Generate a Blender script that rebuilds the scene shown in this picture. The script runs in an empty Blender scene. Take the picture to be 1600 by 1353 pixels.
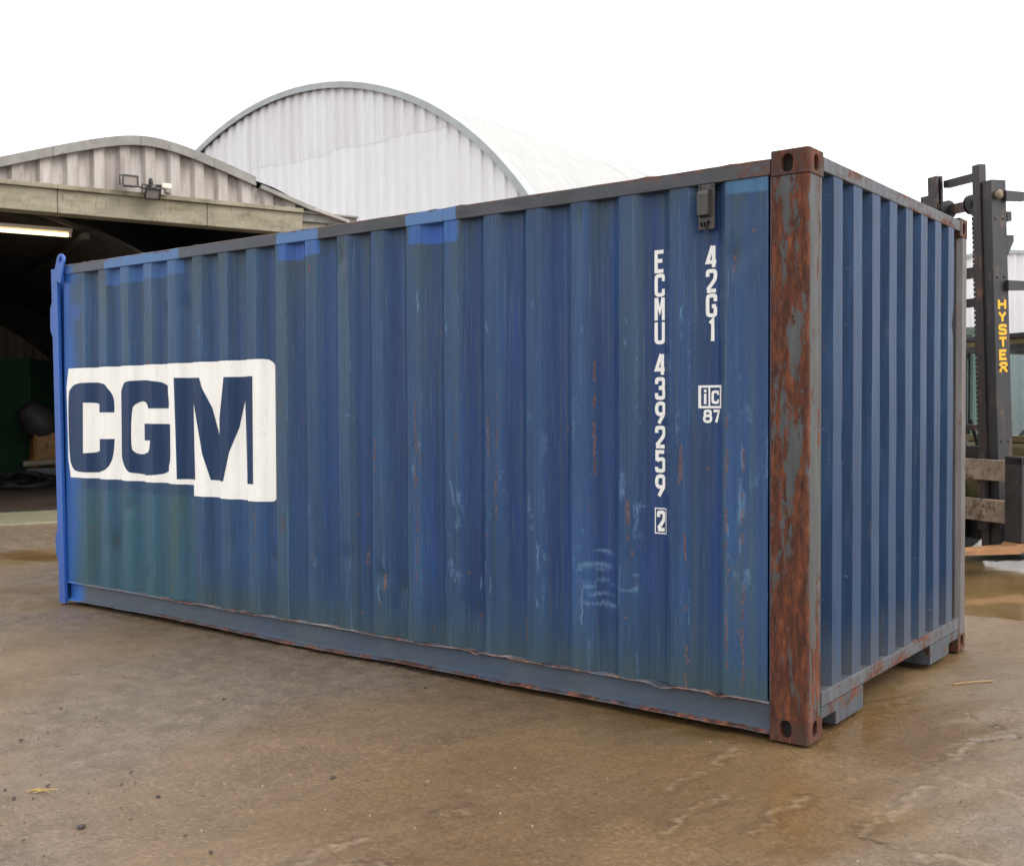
import bpy, bmesh, math, random
import numpy as np
from mathutils import Vector, Matrix
from mathutils.geometry import tessellate_polygon

random.seed(7)
scene = bpy.context.scene
COL = scene.collection

# ------------------------------------------------------------------ camera
cam_d = bpy.data.cameras.new('camera')
cam = bpy.data.objects.new('camera', cam_d)
COL.objects.link(cam)
R_ = Vector((0.79299212, 0.60922158, -0.00354335))
U_ = Vector((-0.01154888, 0.02084711, 0.99971597))
F_ = Vector((-0.60912242, 0.79272597, -0.02356742))
C_ = Vector((1.85474, -4.51179, 1.476317))
cam.matrix_world = Matrix(((R_.x, U_.x, -F_.x, C_.x), (R_.y, U_.y, -F_.y, C_.y), (R_.z, U_.z, -F_.z, C_.z), (0, 0, 0, 1)))
cam_d.sensor_fit = 'HORIZONTAL'
cam_d.sensor_width = 36.0
cam_d.lens = 1707.89 / 1600 * 36
cam_d.clip_end = 5000
cam_d.clip_start = 0.05
cam_d.dof.use_dof = True
cam_d.dof.focus_distance = 6.3
cam_d.dof.aperture_fstop = 4.5
scene.camera = cam

# ------------------------------------------------------------------ sky, sun, exposure
SUN_EL, SUN_AZ = math.radians(44), math.radians(76)   # azimuth measured clockwise from +Y
world = bpy.data.worlds.new('World')
scene.world = world
world.use_nodes = True
wn = world.node_tree
wn.nodes.clear()
w_out = wn.nodes.new('ShaderNodeOutputWorld')
w_bg = wn.nodes.new('ShaderNodeBackground')
w_sky = wn.nodes.new('ShaderNodeTexSky')
w_sky.sky_type = 'NISHITA'
w_sky.sun_disc = False
w_sky.sun_elevation = SUN_EL
w_sky.sun_rotation = SUN_AZ
w_sky.air_density = 1.0
w_sky.dust_density = 4.0
w_mix = wn.nodes.new('ShaderNodeMix')
w_mix.data_type = 'RGBA'
w_mix.inputs[0].default_value = 0.86
wn.links.new(w_sky.outputs[0], w_mix.inputs[6])
w_mix.inputs[7].default_value = (9.3, 9.3, 9.4, 1)     # the even white cloud layer
wn.links.new(w_mix.outputs[2], w_bg.inputs['Color'])
w_bg.inputs['Strength'].default_value = 0.115
wn.links.new(w_bg.outputs[0], w_out.inputs['Surface'])

sun_d = bpy.data.lights.new('sun', 'SUN')
sun_d.energy = 1.4
sun_d.angle = math.radians(34)
sun_d.color = (1.0, 0.965, 0.91)
sun = bpy.data.objects.new('sun', sun_d)
COL.objects.link(sun)
sdir = Vector((math.sin(SUN_AZ) * math.cos(SUN_EL), math.cos(SUN_AZ) * math.cos(SUN_EL), math.sin(SUN_EL)))
sun.rotation_euler = sdir.to_track_quat('Z', 'Y').to_euler()
sun.location = (0, 0, 20)

scene.view_settings.view_transform = 'Standard'
scene.view_settings.look = 'None'
scene.view_settings.exposure = 0.8
scene.view_settings.gamma = 1.0
scene.view_settings.use_curve_mapping = False


# ------------------------------------------------------------------ helpers
def lin(c):
    return tuple(((v / 255) / 12.92 if v / 255 <= .04045 else ((v / 255 + .055) / 1.055) ** 2.4) for v in c)


def tag(o, label=None, cat=None, group=None, kind=None):
    if label: o['label'] = label
    if cat: o['category'] = cat
    if group: o['group'] = group
    if kind: o['kind'] = kind
    return o


def thing(name, label, cat, loc=(0, 0, 0), rz=0.0, group=None):
    o = bpy.data.objects.new(name, None)
    o.empty_display_size = .2
    o.location = loc
    o.rotation_euler = (0, 0, rz)
    COL.objects.link(o)
    return tag(o, label, cat, group)


class MB:
    """collects vertices and faces, builds ONE mesh object"""
    def __init__(s):
        s.v, s.f, s.m = [], [], []

    def add(s, vs, fs, mat=0, M=None):
        b = len(s.v)
        for p in vs:
            p = Vector(p)
            s.v.append(tuple(M @ p if M else p))
        for f in fs:
            s.f.append(tuple(b + i for i in f)); s.m.append(mat)
        return s

    def box(s, x0, x1, y0, y1, z0, z1, mat=0, M=None, bev=0.0):
        if bev <= 0:
            vs = [(x0, y0, z0), (x1, y0, z0), (x1, y1, z0), (x0, y1, z0), (x0, y0, z1), (x1, y0, z1), (x1, y1, z1), (x0, y1, z1)]
            return s.add(vs, [(0, 3, 2, 1), (4, 5, 6, 7), (0, 1, 5, 4), (1, 2, 6, 5), (2, 3, 7, 6), (3, 0, 4, 7)], mat, M)
        bm = bmesh.new()
        bmesh.ops.create_cube(bm, size=1)
        for v in bm.verts:
            v.co = Vector((x0 + (v.co.x + .5) * (x1 - x0), y0 + (v.co.y + .5) * (y1 - y0), z0 + (v.co.z + .5) * (z1 - z0)))
        bmesh.ops.bevel(bm, geom=bm.edges[:], offset=bev, segments=2, affect='EDGES', profile=.6)
        bm.verts.index_update()
        s.add([v.co.copy() for v in bm.verts], [[v.index for v in f.verts] for f in bm.faces], mat, M)
        bm.free()
        return s

    def prism(s, pts, axis, a0, a1, mat=0, M=None):
        """polygon pts (2D) extruded along axis 'x','y' or 'z' from a0 to a1"""
        n = len(pts)
        def mk(p, a):
            return {'x': (a, p[0], p[1]), 'y': (p[0], a, p[1]), 'z': (p[0], p[1], a)}[axis]
        vs = [mk(p, a0) for p in pts] + [mk(p, a1) for p in pts]
        fs = [(i, (i + 1) % n, n + (i + 1) % n, n + i) for i in range(n)]
        tri = tessellate_polygon([[Vector((p[0], p[1], 0)) for p in pts]])
        fs += [tuple(t) for t in tri] + [tuple(n + i for i in reversed(t)) for t in tri]
        return s.add(vs, fs, mat, M)

    def tube(s, path, r, n=8, mat=0, M=None, cap=True):
        path = [Vector(p) for p in path]
        rs = r if isinstance(r, (list, tuple)) else [r] * len(path)
        vs, fs = [], []
        up = Vector((0, 0, 1))
        for i, p in enumerate(path):
            t = (path[min(i + 1, len(path) - 1)] - path[max(i - 1, 0)]).normalized()
            a = t.cross(up)
            if a.length < 1e-3: a = t.cross(Vector((1, 0, 0)))
            a.normalize(); b = t.cross(a)
            for k in range(n):
                an = 2 * math.pi * k / n
                vs.append(p + (a * math.cos(an) + b * math.sin(an)) * rs[i])
        for i in range(len(path) - 1):
            for k in range(n):
                fs.append((i * n + k, i * n + (k + 1) % n, (i + 1) * n + (k + 1) % n, (i + 1) * n + k))
        if cap:
            fs.append(tuple(range(n))); fs.append(tuple(reversed(range((len(path) - 1) * n, len(path) * n))))
        return s.add(vs, fs, mat, M)

    def lathe(s, prof, n=20, mat=0, M=None):
        """profile (radius, z) spun about z"""
        vs, fs = [], []
        for r, z in prof:
            for k in range(n):
                a = 2 * math.pi * k / n
                vs.append((r * math.cos(a), r * math.sin(a), z))
        m = len(prof)
        for i in range(m - 1):
            for k in range(n):
                fs.append((i * n + k, i * n + (k + 1) % n, (i + 1) * n + (k + 1) % n, (i + 1) * n + k))
        fs.append(tuple(reversed(range(n)))); fs.append(tuple(range((m - 1) * n, m * n)))
        return s.add(vs, fs, mat, M)

    def build(s, name, mats, parent=None, smooth=False, loc=None, fix=True):
        me = bpy.data.meshes.new(name)
        me.from_pydata(s.v, [], s.f)
        mats = mats if isinstance(mats, (list, tuple)) else [mats]
        for m in mats: me.materials.append(m)
        if len(mats) > 1: me.polygons.foreach_set('material_index', s.m)
        if fix:
            bm = bmesh.new(); bm.from_mesh(me)
            bmesh.ops.recalc_face_normals(bm, faces=bm.faces[:])
            bm.to_mesh(me); bm.free()
        if smooth:
            me.polygons.foreach_set('use_smooth', [True] * len(me.polygons))
            try:
                me.set_sharp_from_angle(angle=math.radians(35))
            except Exception:
                pass
        me.update()
        o = bpy.data.objects.new(name, me)
        COL.objects.link(o)
        if parent: o.parent = parent
        if loc: o.location = loc
        return o


def grid_mesh(name, X, Y, Z, mat, parent=None, smooth=True, attrs=None, flip=False):
    """X, Y, Z: arrays (n, m) -> one quad sheet"""
    n, m = X.shape
    co = np.stack([X, Y, Z], -1).reshape(-1, 3).astype(np.float32)
    i = np.arange((n - 1) * (m - 1)); a = (i // (m - 1)) * m + i % (m - 1)
    q = np.stack([a, a + 1, a + m + 1, a + m], -1)
    if flip: q = q[:, ::-1]
    me = bpy.data.meshes.new(name)
    me.vertices.add(len(co)); me.vertices.foreach_set('co', co.ravel())
    me.loops.add(q.size); me.loops.foreach_set('vertex_index', q.ravel().astype(np.int32))
    me.polygons.add(len(q))
    me.polygons.foreach_set('loop_start', np.arange(0, q.size, 4, dtype=np.int32))
    me.polygons.foreach_set('use_smooth', np.full(len(q), smooth))
    me.update(calc_edges=True)
    for nm, arr in (attrs or {}).items():
        if arr.ndim == 3:
            at = me.attributes.new(nm, 'FLOAT_COLOR', 'POINT')
            c4 = np.ones((n * m, 4), np.float32); c4[:, :3] = arr.reshape(-1, 3)
            at.data.foreach_set('color', c4.ravel())
        else:
            at = me.attributes.new(nm, 'FLOAT', 'POINT')
            at.data.foreach_set('value', arr.astype(np.float32).ravel())
    me.materials.append(mat)
    o = bpy.data.objects.new(name, me)
    COL.objects.link(o)
    if parent: o.parent = parent
    return o


def vnoise(x, y, seed):
    """smooth value noise in [-1, 1] for arrays x, y"""
    rng = np.random.RandomState(seed)
    T = rng.rand(256, 256) * 2 - 1
    xi = np.floor(x).astype(int); yi = np.floor(y).astype(int)
    fx = x - xi; fy = y - yi
    fx = fx * fx * (3 - 2 * fx); fy = fy * fy * (3 - 2 * fy)
    g = lambda a, b: T[a & 255, b & 255]
    return (g(xi, yi) * (1 - fx) + g(xi + 1, yi) * fx) * (1 - fy) + (g(xi, yi + 1) * (1 - fx) + g(xi + 1, yi + 1) * fx) * fy


def fbm(x, y, seed, o=4):
    r = 0; a = 1; t = 0
    for k in range(o):
        r = r + a * vnoise(x * 2 ** k + 17.3 * k, y * 2 ** k + 9.1 * k, seed + k); t += a; a *= .5
    return r / t


def sst(a, b, x):
    t = np.clip((x - a) / (b - a), 0, 1)
    return t * t * (3 - 2 * t)


# ------------------------------------------------------------------ materials
class NT:
    def __init__(s, name):
        s.mat = bpy.data.materials.new(name)
        s.mat.use_nodes = True
        s.t = s.mat.node_tree
        s.b = s.t.nodes['Principled BSDF']
        s.out = s.t.nodes['Material Output']

    def n(s, typ, **kw):
        nd = s.t.nodes.new(typ)
        for k, v in kw.items():
            if k == 'op': nd.operation = v
            elif k == 'inp':
                for kk, vv in v.items():
                    if hasattr(vv, 'is_output'): s.t.links.new(vv, nd.inputs[kk])
                    else: nd.inputs[kk].default_value = vv
            else: setattr(nd, k, v)
        return nd

    def link(s, a, b): s.t.links.new(a, b)

    def coord(s, scale=(1, 1, 1), which='Object', rot=(0, 0, 0)):
        tc = s.n('ShaderNodeTexCoord')
        mp = s.n('ShaderNodeMapping', inp={'Vector': tc.outputs[which], 'Scale': scale, 'Rotation': rot})
        return mp.outputs[0]

    def noise(s, scale, detail=4, rough=.6, vec=None, dist=0.0):
        nd = s.n('ShaderNodeTexNoise', inp={'Scale': scale, 'Detail': detail, 'Roughness': rough, 'Distortion': dist})
        s.link(vec if vec is not None else s.coord(), nd.inputs['Vector'])
        return nd.outputs['Fac']

    def ramp(s, fac, stops, interp='LINEAR'):
        r = s.n('ShaderNodeValToRGB'); r.color_ramp.interpolation = interp
        el = r.color_ramp.elements
        while len(el) < len(stops): el.new(.5)
        for e, (p, c) in zip(el, stops):
            e.position = p; e.color = (*c, 1) if len(c) == 3 else c
        s.link(fac, r.inputs[0])
        return r.outputs[0]

    def mask(s, fac, a, b):
        m = s.n('ShaderNodeMapRange', inp={'Value': fac, 'From Min': a, 'From Max': b})
        m.clamp = True
        return m.outputs[0]

    def mix(s, fac, a, b, blend='MIX'):
        m = s.n('ShaderNodeMix', data_type='RGBA', blend_type=blend)
        for sock, v in ((m.inputs[0], fac), (m.inputs[6], a), (m.inputs[7], b)):
            if hasattr(v, 'is_output'): s.link(v, sock)
            elif isinstance(v, (int, float)): sock.default_value = v
            else: sock.default_value = (*v, 1) if len(v) == 3 else v
        return m.outputs[2]

    def math(s, op, a, b=0.0):
        m = s.n('ShaderNodeMath', op=op)
        for i, v in enumerate((a, b)):
            if hasattr(v, 'is_output'): s.link(v, m.inputs[i])
            else: m.inputs[i].default_value = v
        return m.outputs[0]

    def attr(s, name, col=False):
        a = s.n('ShaderNodeAttribute', attribute_name=name)
        return a.outputs['Color' if col else 'Fac']

    def bump(s, h, strength=.3, dist=.01):
        b = s.n('ShaderNodeBump', inp={'Strength': strength, 'Distance': dist, 'Height': h})
        s.link(b.outputs[0], s.b.inputs['Normal'])
        return b

    def set(s, col=None, rough=None, metal=None, spec=None):
        for k, v in (('Base Color', col), ('Roughness', rough), ('Metallic', metal), ('Specular IOR Level', spec)):
            if v is None: continue
            if hasattr(v, 'is_output'): s.link(v, s.b.inputs[k])
            elif isinstance(v, (int, float)): s.b.inputs[k].default_value = v
            else: s.b.inputs[k].default_value = (*v, 1)
        return s.mat


def plain(name, rgb, rough=.6, var=.12, scale=6, metal=0, stretch=(1, 1, 1), dirt=None, bump=.15, bscale=60):
    """paint-like surface: base colour with broad variation, dirt and fine relief"""
    m = NT(name)
    v = m.coord(stretch)
    n1 = m.noise(scale, 5, .65, v)
    c = lin(rgb)
    col = m.mix(m.mask(n1, .3, .7), tuple(x * (1 - var * 1.6) for x in c), tuple(min(1, x * (1 + var)) for x in c))
    if dirt:
        n2 = m.noise(scale * 2.3, 6, .7, v)
        col = m.mix(m.mask(n2, dirt[1], dirt[1] + .12), col, lin(dirt[0]))
    n3 = m.noise(bscale, 3, .6)
    m.bump(n3, bump, .004)
    return m.set(col, rough, metal)


RUST1, RUST2, RUST3 = lin((72, 42, 32)), lin((100, 57, 38)), lin((44, 31, 27))


def rusty(name, rgb, lo, hi, stretch=(9, 9, 1.6), scale=1.6, rough=.55, fine=1.0, extra=None):
    """old grey paint flaking to rust in vertical patches"""
    m = NT(name)
    v = m.coord(stretch)
    n1 = m.noise(scale, 8, .68, v, .35)
    n2 = m.noise(30 * fine, 6, .75, m.coord((1, 1, .45)))
    f = m.math('ADD', m.math('MULTIPLY', n1, .66), m.math('MULTIPLY', n2, .34))
    if extra: f = extra(m, f)
    k = m.mask(f, lo, hi)
    nb = m.noise(3.0, 4, .6, m.coord((6, 6, .8)))
    c = lin(rgb)
    paint = m.mix(m.mask(nb, .3, .7), tuple(x * .72 for x in c), tuple(x * 1.25 for x in c))
    n4 = m.noise(11, 10, .78, m.coord((2.6, 2.6, .55)))
    rust = m.ramp(n4, [(.34, RUST3), (.46, RUST1), (.56, RUST2), (.72, lin((138, 84, 54)))])
    col = m.mix(k, paint, rust)
    m.bump(m.math('ADD', m.math('MULTIPLY', k, -.5), m.math('MULTIPLY', n2, .5)), .5, .004)
    r = m.mix(k, (rough,) * 3, (.85,) * 3)
    return m.set(col, r, spec=.3)


# ------------------------------------------------------------------ ground
def poly_dist(X, Y, line):
    d = np.full(X.shape, 1e9)
    for (x0, y0), (x1, y1) in zip(line[:-1], line[1:]):
        vx, vy = x1 - x0, y1 - y0
        t = np.clip(((X - x0) * vx + (Y - y0) * vy) / (vx * vx + vy * vy + 1e-9), 0, 1)
        d = np.minimum(d, np.hypot(X - x0 - t * vx, Y - y0 - t * vy))
    return d


RIDGES = [[(-0.044, -1.228), (-0.057, -0.85), (-0.02, -0.711)], [(0.212, -1.034), (0.213, -0.824), (0.203, -0.569)], [(0.539, -0.787), (0.539, -0.484), (0.563, -0.139)], [(-0.251, -0.796), (-0.225, -0.471), (-0.265, -0.09)], [(0.539, -0.787), (0.672, -0.826), (0.79, -0.836), (0.972, -0.811)], [(0.531, 0.097), (0.534, 0.363), (0.541, 0.538)], [(0.565, 0.023), (0.664, -0.025), (0.791, -0.057), (0.89, -0.095)], [(-0.907, -2.23), (-0.854, -2.044), (-0.842, -1.879)], [(-0.771, -1.526), (-0.728, -1.413)], [(-0.05, 0.74), (0.05, 1.006), (0.126, 1.17)], [(-0.863, -2.148), (-0.612, -1.989)]]
CRACKS = [[(0.4, 0.964), (0.469, 0.921), (0.535, 0.865), (0.589, 0.803), (0.641, 0.768), (0.687, 0.706)], [(0.485, 1.212), (0.552, 1.176), (0.613, 1.165), (.75, 1.14)], [(0.544, 0.576), (0.619, 0.655), (0.685, 0.717)], [(0.531, -0.794), (0.652, -0.828)], [(-7.0, .15), (-6.55, .12), (-6.4, .4)]]


def axis(segs):
    out = [segs[0][0]]
    for a, b, st in segs:
        k = max(1, int(round((b - a) / st)))
        out += [a + (b - a) * (i + 1) / k for i in range(k)]
    return np.array(out)


def build_ground():
    gx = axis([(-2500, -400, 500), (-400, -80, 60), (-80, -24, 8), (-24, -10, .5), (-10, -3.4, .05), (-3.4, 1.9, .013), (1.9, 4, .05), (4, 9, .5), (9, 60, 8), (60, 400, 60), (400, 2500, 500)])
    gy = axis([(-2500, -400, 500), (-400, -60, 60), (-60, -8, 6), (-8, -3.2, .3), (-3.2, 1.6, .013), (1.6, 4.4, .025), (4.4, 9, .06), (9, 20, .5), (20, 80, 8), (80, 400, 60), (400, 2500, 500)])
    X, Y = np.meshgrid(gx, gy, indexing='ij')
    near = sst(30, 8, np.hypot(X + 1, Y - 1))
    # low swells, mud texture
    h = .010 * fbm(X * .55, Y * .55, 3) + .004 * fbm(X * 2.3, Y * 2.3, 8)
    rutA = math.radians(68)
    uu = X * math.cos(rutA) + Y * math.sin(rutA); vv = -X * math.sin(rutA) + Y * math.cos(rutA)
    h += .0035 * vnoise(uu * .9, vv * 7, 21) + .0018 * fbm(uu * 6, vv * 16, 25, 3)
    grit = fbm(X * 16, Y * 16, 31, 3)
    muddy = sst(-.15, .35, fbm(X * .7 + 3, Y * .7, 41) + .5 * sst(-1.2, -3.2, X + .25 * Y) + .55 * sst(.1, .75, X - .1 * Y) - .25)  # gritty mud zones, also where sky sheen is painted in
    h += grit * .0030 * (.25 + muddy)
    h = h * near - .012
    ridge = np.zeros_like(X); crack = np.zeros_like(X)
    wx = X + .03 * vnoise(X * 9, Y * 9, 51) + .022 * vnoise(X * 30, Y * 30, 52) + .010 * vnoise(X * 60, Y * 60, 57); wy = Y + .03 * vnoise(X * 9 + 5, Y * 9, 53) + .022 * vnoise(X * 30, Y * 30, 54) + .010 * vnoise(X * 60, Y * 60, 58)
    box = (np.abs(X) < 11) & (np.abs(Y) < 6)
    for l in RIDGES:
        d = np.full(X.shape, 9.0); d[box] = poly_dist(wx[box], wy[box], l)
        ridge = np.maximum(ridge, np.exp(-(d / .010) ** 2) * sst(-.5, .5, vnoise(X * 26, Y * 26, 55)) * .8)
        crack = np.maximum(crack, .35 * np.exp(-((d - .035) / .014) ** 2) * (vnoise(X * 6, Y * 6, 66) > -.1))
        h += (.0030 * np.exp(-(d / .014) ** 2) - .002 * np.exp(-((d - .035) / .016) ** 2)) * (.5 + .7 * vnoise(X * 20, Y * 20, 56))
    for l in CRACKS:
        d = np.full(X.shape, 9.0); d[box] = poly_dist(wx[box], wy[box], l)
        c = np.exp(-(d / .010) ** 2)
        crack = np.maximum(crack, c); h -= .007 * c
    # dip that drains under the long side and the basin of the big puddle
    edge = 3.63 + .02 * X + .018 * fbm(X * 2.5, Y * 0, 61, 3)
    basin = sst(0, .03, Y - edge) * sst(9.4, 8.4, Y + .5 * vnoise(X * .8, Y * .8, 62)) * sst(-5.6, -4.9, X + .4 * vnoise(X, Y, 63)) * sst(7, 6, X)
    h -= basin * .075
    damp = sst(-.1, .3, fbm(X * .9 + 7, Y * .9, 71)) * .8
    # thin standing water: beside the corner, along the end wall
    film = np.maximum(sst(.95, .2, np.hypot((X + .1) / 1.2, (Y + .75) / .8)), sst(.5, .1, np.abs(X - .25)) * sst(-.3, .2, Y) * sst(1.5, .6, Y))
    film = np.maximum(film, sst(1, .4, np.hypot((X + 9.0) / 1.6, (Y - 1.25) / .28)))
    pool = sst(1.15, .55, np.hypot((X + .25) / 1.55, (Y + 1.1) / 1.45) + .35 * fbm(X * 1.3, Y * 1.3, 73, 3))
    muddy = muddy * (1 - .85 * pool * sst(.75, .35, X))
    film = np.clip(np.maximum(film + .5 * damp - .6 * muddy, pool * (.75 + .5 * vnoise(X * 2.2, Y * 2.2, 74))), 0, 1)
    yellow = sst(.1, .5, fbm(X * 1.6 + 11, Y * 1.6, 81))
    m = NT('wet_muddy_concrete')
    a_mud_sheen, a_film, a_r, a_c, a_y = m.attr('muddy'), m.attr('film'), m.attr('ridge'), m.attr('crack'), m.attr('yellow')
    v = m.coord()
    n1 = m.noise(1.1, 6, .65, v)
    n2 = m.noise(7, 6, .7, v)
    n3 = m.noise(55, 4, .7, v)
    n4 = m.noise(190, 3, .7, v)
    # faint tyre smears run towards the shed
    n5 = m.noise(1.6, 5, .6, m.coord((9, 1.0, 1), rot=(0, 0, math.radians(24))))
    brown = m.ramp(n1, [(.3, lin((86, 69, 45))), (.5, lin((108, 87, 59))), (.68, lin((132, 107, 74)))])
    brown = m.mix(m.mask(n2, .35, .75), brown, lin((118, 94, 66)))
    brown = m.mix(m.math('MULTIPLY', m.mask(n5, .46, .66), .38), brown, lin((92, 75, 52)))
    brown = m.mix(m.math('MULTIPLY', a_y, .35), brown, lin((128, 102, 60)))
    brown = m.mix(m.math('MULTIPLY', a_film, .6), brown, lin((108, 84, 52)))
    sheen_grey = m.ramp(n2, [(.3, lin((98, 86, 74))), (.6, lin((138, 124, 110)))])  # paler grey puts sky sheen into the colour of the mud
    col = m.mix(m.math('MULTIPLY', a_mud_sheen, .62), brown, sheen_grey)
    grn = m.math('SUBTRACT', 1.0, m.math('MULTIPLY', a_film, .6))
    col = m.mix(m.math('MULTIPLY', m.math('MULTIPLY', m.mask(n3, .54, .70), .7), grn), col, lin((156, 133, 107)))
    col = m.mix(m.math('MULTIPLY', m.mask(n3, .46, .32), .6), col, lin((72, 56, 42)))
    col = m.mix(m.math('MULTIPLY', m.math('MULTIPLY', m.mask(n4, .54, .66), .75), grn), col, lin((54, 42, 33)))
    col = m.mix(m.math('MULTIPLY', a_r, .5), col, lin((164, 144, 122)))
    col = m.mix(m.math('MULTIPLY', a_c, .85), col, lin((58, 44, 34)))
    far = m.mask(n2, .1, .9)
    rough = m.math('SUBTRACT', m.math('SUBTRACT', m.math('ADD', .36, m.math('MULTIPLY', m.mask(n2, .3, .7), .12)), m.math('MULTIPLY', a_film, .26)), m.math('MULTIPLY', a_mud_sheen, .17))
    rough = m.math('MAXIMUM', rough, .10)
    fine = m.math('ADD', m.math('MULTIPLY', n3, .6), m.math('MULTIPLY', n4, .4))
    st = m.math('SUBTRACT', m.math('ADD', .50, m.math('MULTIPLY', a_mud_sheen, .5)), m.math('MULTIPLY', a_film, .42))
    b = m.bump(fine, .3, .014)
    m.link(st, b.inputs['Strength'])
    mat = m.set(col, rough, spec=.9)
    o = grid_mesh('ground', X, Y, h, mat, attrs={'muddy': muddy, 'film': film, 'ridge': np.clip(ridge, 0, 1), 'crack': np.clip(crack, 0, 1), 'yellow': yellow})
    tag(o, kind='structure')


build_ground()

# murky water that fills the basin beyond the slab edge
m = NT('murky_water')
nw = m.noise(2.2, 4, .6, m.coord((1, 1, 1)))
m.bump(m.noise(5, 2, .5), .05, .02)
M_water = m.set(m.mix(m.mask(nw, .3, .7), lin((106, 86, 56)), lin((122, 101, 68))), .07, spec=.5)
pd = MB()
ptsw = [(-5.7, 3.2), (7.4, 3.2), (7.4, 9.6), (-5.7, 9.6)]
pd.add([(x, y, -.046) for x, y in ptsw], [(0, 1, 2, 3)])
tag(pd.build('puddle', M_water), kind='structure')


# ------------------------------------------------------------------ big white arched hangar
M_white = NT('white_fibre_cement')
v = M_white.coord((1, 1, .12))
oi = M_white.n('ShaderNodeObjectInfo')
n1 = M_white.noise(2.5, 6, .7, v)
cw = M_white.mix(M_white.mask(n1, .3, .75), lin((222, 221, 223)), lin((240, 240, 241)))
cw = M_white.mix(M_white.math('MULTIPLY', oi.outputs['Random'], .25), cw, lin((212, 210, 212)))
M_white.bump(M_white.noise(30, 3, .6), .1, .01)
M_WHITE = M_white.set(cw, .7)
M_white2 = NT('stained_fibre_cement')
v = M_white2.coord((1.5, 1.5, .12))
oi = M_white2.n('ShaderNodeObjectInfo')
n1 = M_white2.noise(2.5, 6, .7, v)
cw = M_white2.mix(M_white2.mask(n1, .3, .7), lin((212, 211, 213)), lin((237, 237, 239)))
cw = M_white2.mix(M_white2.math('MULTIPLY', oi.outputs['Random'], .3), cw, lin((200, 194, 200)))
M_white2.bump(M_white2.noise(30, 3, .6), .1, .01)
M_STAIN = M_white2.set(cw, .75)
M_ROOFW = plain('pale_roof_sheet', (169, 169, 168), .7, .05, 1.5)
M_TRIMG = plain('grey_verge_trim', (168, 172, 174), .6, .1, 3)


def flute(t, pitch, depth, a=.28):
    """trapezoid wave, 0..depth"""
    u = (t / pitch) % 1.0
    if u < .5 - a / 2: return 0.0
    if u < .5: return depth * (u - .5 + a / 2) / (a / 2)
    if u < 1 - a / 2: return depth
    return depth * (1 - (u - 1 + a / 2) / (a / 2))


def fluted_sheet(name, mat, parent, s0, s1, zlow, ztop, pitch, depth, to, off, th=.006):
    """one vertical sheet: s along the wall, zlow/ztop functions of s, to(s, d, z) -> point, d outward"""
    br = []
    k0 = math.floor(s0 / pitch) - 1
    for k in range(k0, math.ceil(s1 / pitch) + 1):
        for u in (0, .36, .5, .86):
            x = (k + u) * pitch
            if s0 + 1e-4 < x < s1 - 1e-4: br.append(x)
    S = [s0] + br + [s1]
    mb = MB(); vs = []
    for s in S:
        d = flute(s, pitch, depth) + off
        zt, zl = ztop(s), zlow(s)
        if zt < zl + .01: zt = zl + .01
        vs += [to(s, d, zl), to(s, d, zt), to(s, d - th, zl), to(s, d - th, zt)]
    fs = []
    for i in range(len(S) - 1):
        a, b = 4 * i, 4 * (i + 1)
        fs += [(a, b, b + 1, a + 1), (a + 2, a + 3, b + 3, b + 2), (a + 1, b + 1, b + 3, a + 3), (a, a + 2, b + 2, b)]
    e = 4 * (len(S) - 1)
    fs += [(0, 1, 3, 2), (e, e + 2, e + 3, e + 1)]
    mb.add(vs, fs)
    return mb.build(name, mat, parent)


def arched_hangar(label, cx, y0, y1, r, pitch, lapz, sheet_w, seed):
    rnd = random.Random(seed)
    t = thing('arched_hangar', label, 'hangar', (cx, y0, .27))
    to = lambda s, d, z: (s, -d, z)
    ri = r - .12
    top = lambda s: math.sqrt(max(0.0, ri * ri - s * s))
    n = int(2 * ri / sheet_w)
    w = 2 * ri / n
    for i in range(n):
        s0 = -ri + i * w; s1 = s0 + w
        hi = min(top(s0), top(s1)) if s0 * s1 > 0 else top(0)
        hmax = max(top(s0), top(s1))
        lz = lapz + rnd.uniform(-.05, .05) + .012 * (s0)
        if hmax > lz + .25:
            fluted_sheet('cladding_sheet', M_STAIN, t, s0, s1 + .05, lambda s: lz - .1, top, pitch, .055, to, .007 + .002 * (i % 2))
            fluted_sheet('cladding_sheet', M_WHITE, t, s0, s1 + .05, lambda s: -.3, lambda s: min(lz, top(s)), pitch, .055, to, .001 * (i % 2))
        else:
            fluted_sheet('cladding_sheet', M_WHITE, t, s0, s1 + .05, lambda s: -.3, top, pitch, .055, to, .001 * (i % 2))
    # verge trim: an arch band standing proud of the sheets
    mb = MB(); N = 72; vs = []; fs = []
    for i in range(N + 1):
        a = math.pi * i / N
        for rr, yy in ((r + .02, -.16), (r + .02, .2), (r - .14, -.16), (r - .14, -.13), (r - .05, -.13)):
            vs.append((rr * math.cos(a), yy, rr * math.sin(a)))
    for i in range(N):
        a, b = 5 * i, 5 * (i + 1)
        for p, q in ((0, 1), (2, 0), (3, 2), (4, 3)): fs.append((a + p, a + q, b + q, b + p))
    mb.add(vs, fs); mb.build('verge_trim', M_TRIMG, t, True)
    # roof: one bent corrugated sheet run per bay
    L = y1 - y0; bays = int(L / 2.2)
    for bI in range(bays):
        ya = .05 + bI * L / bays; yb = ya + L / bays + .06
        ys = np.linspace(ya, yb, 25)
        ang = np.linspace(.02, math.pi - .02, 41)
        A, YY = np.meshgrid(ang, ys, indexing='ij')
        rr = r - .01 + .03 * np.sin(YY * 2 * math.pi / .37) + .004 * (bI % 2)
        grid_mesh('roof_sheet', rr * np.cos(A), YY, rr * np.sin(A), M_ROOFW, t, True)
    return t


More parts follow.
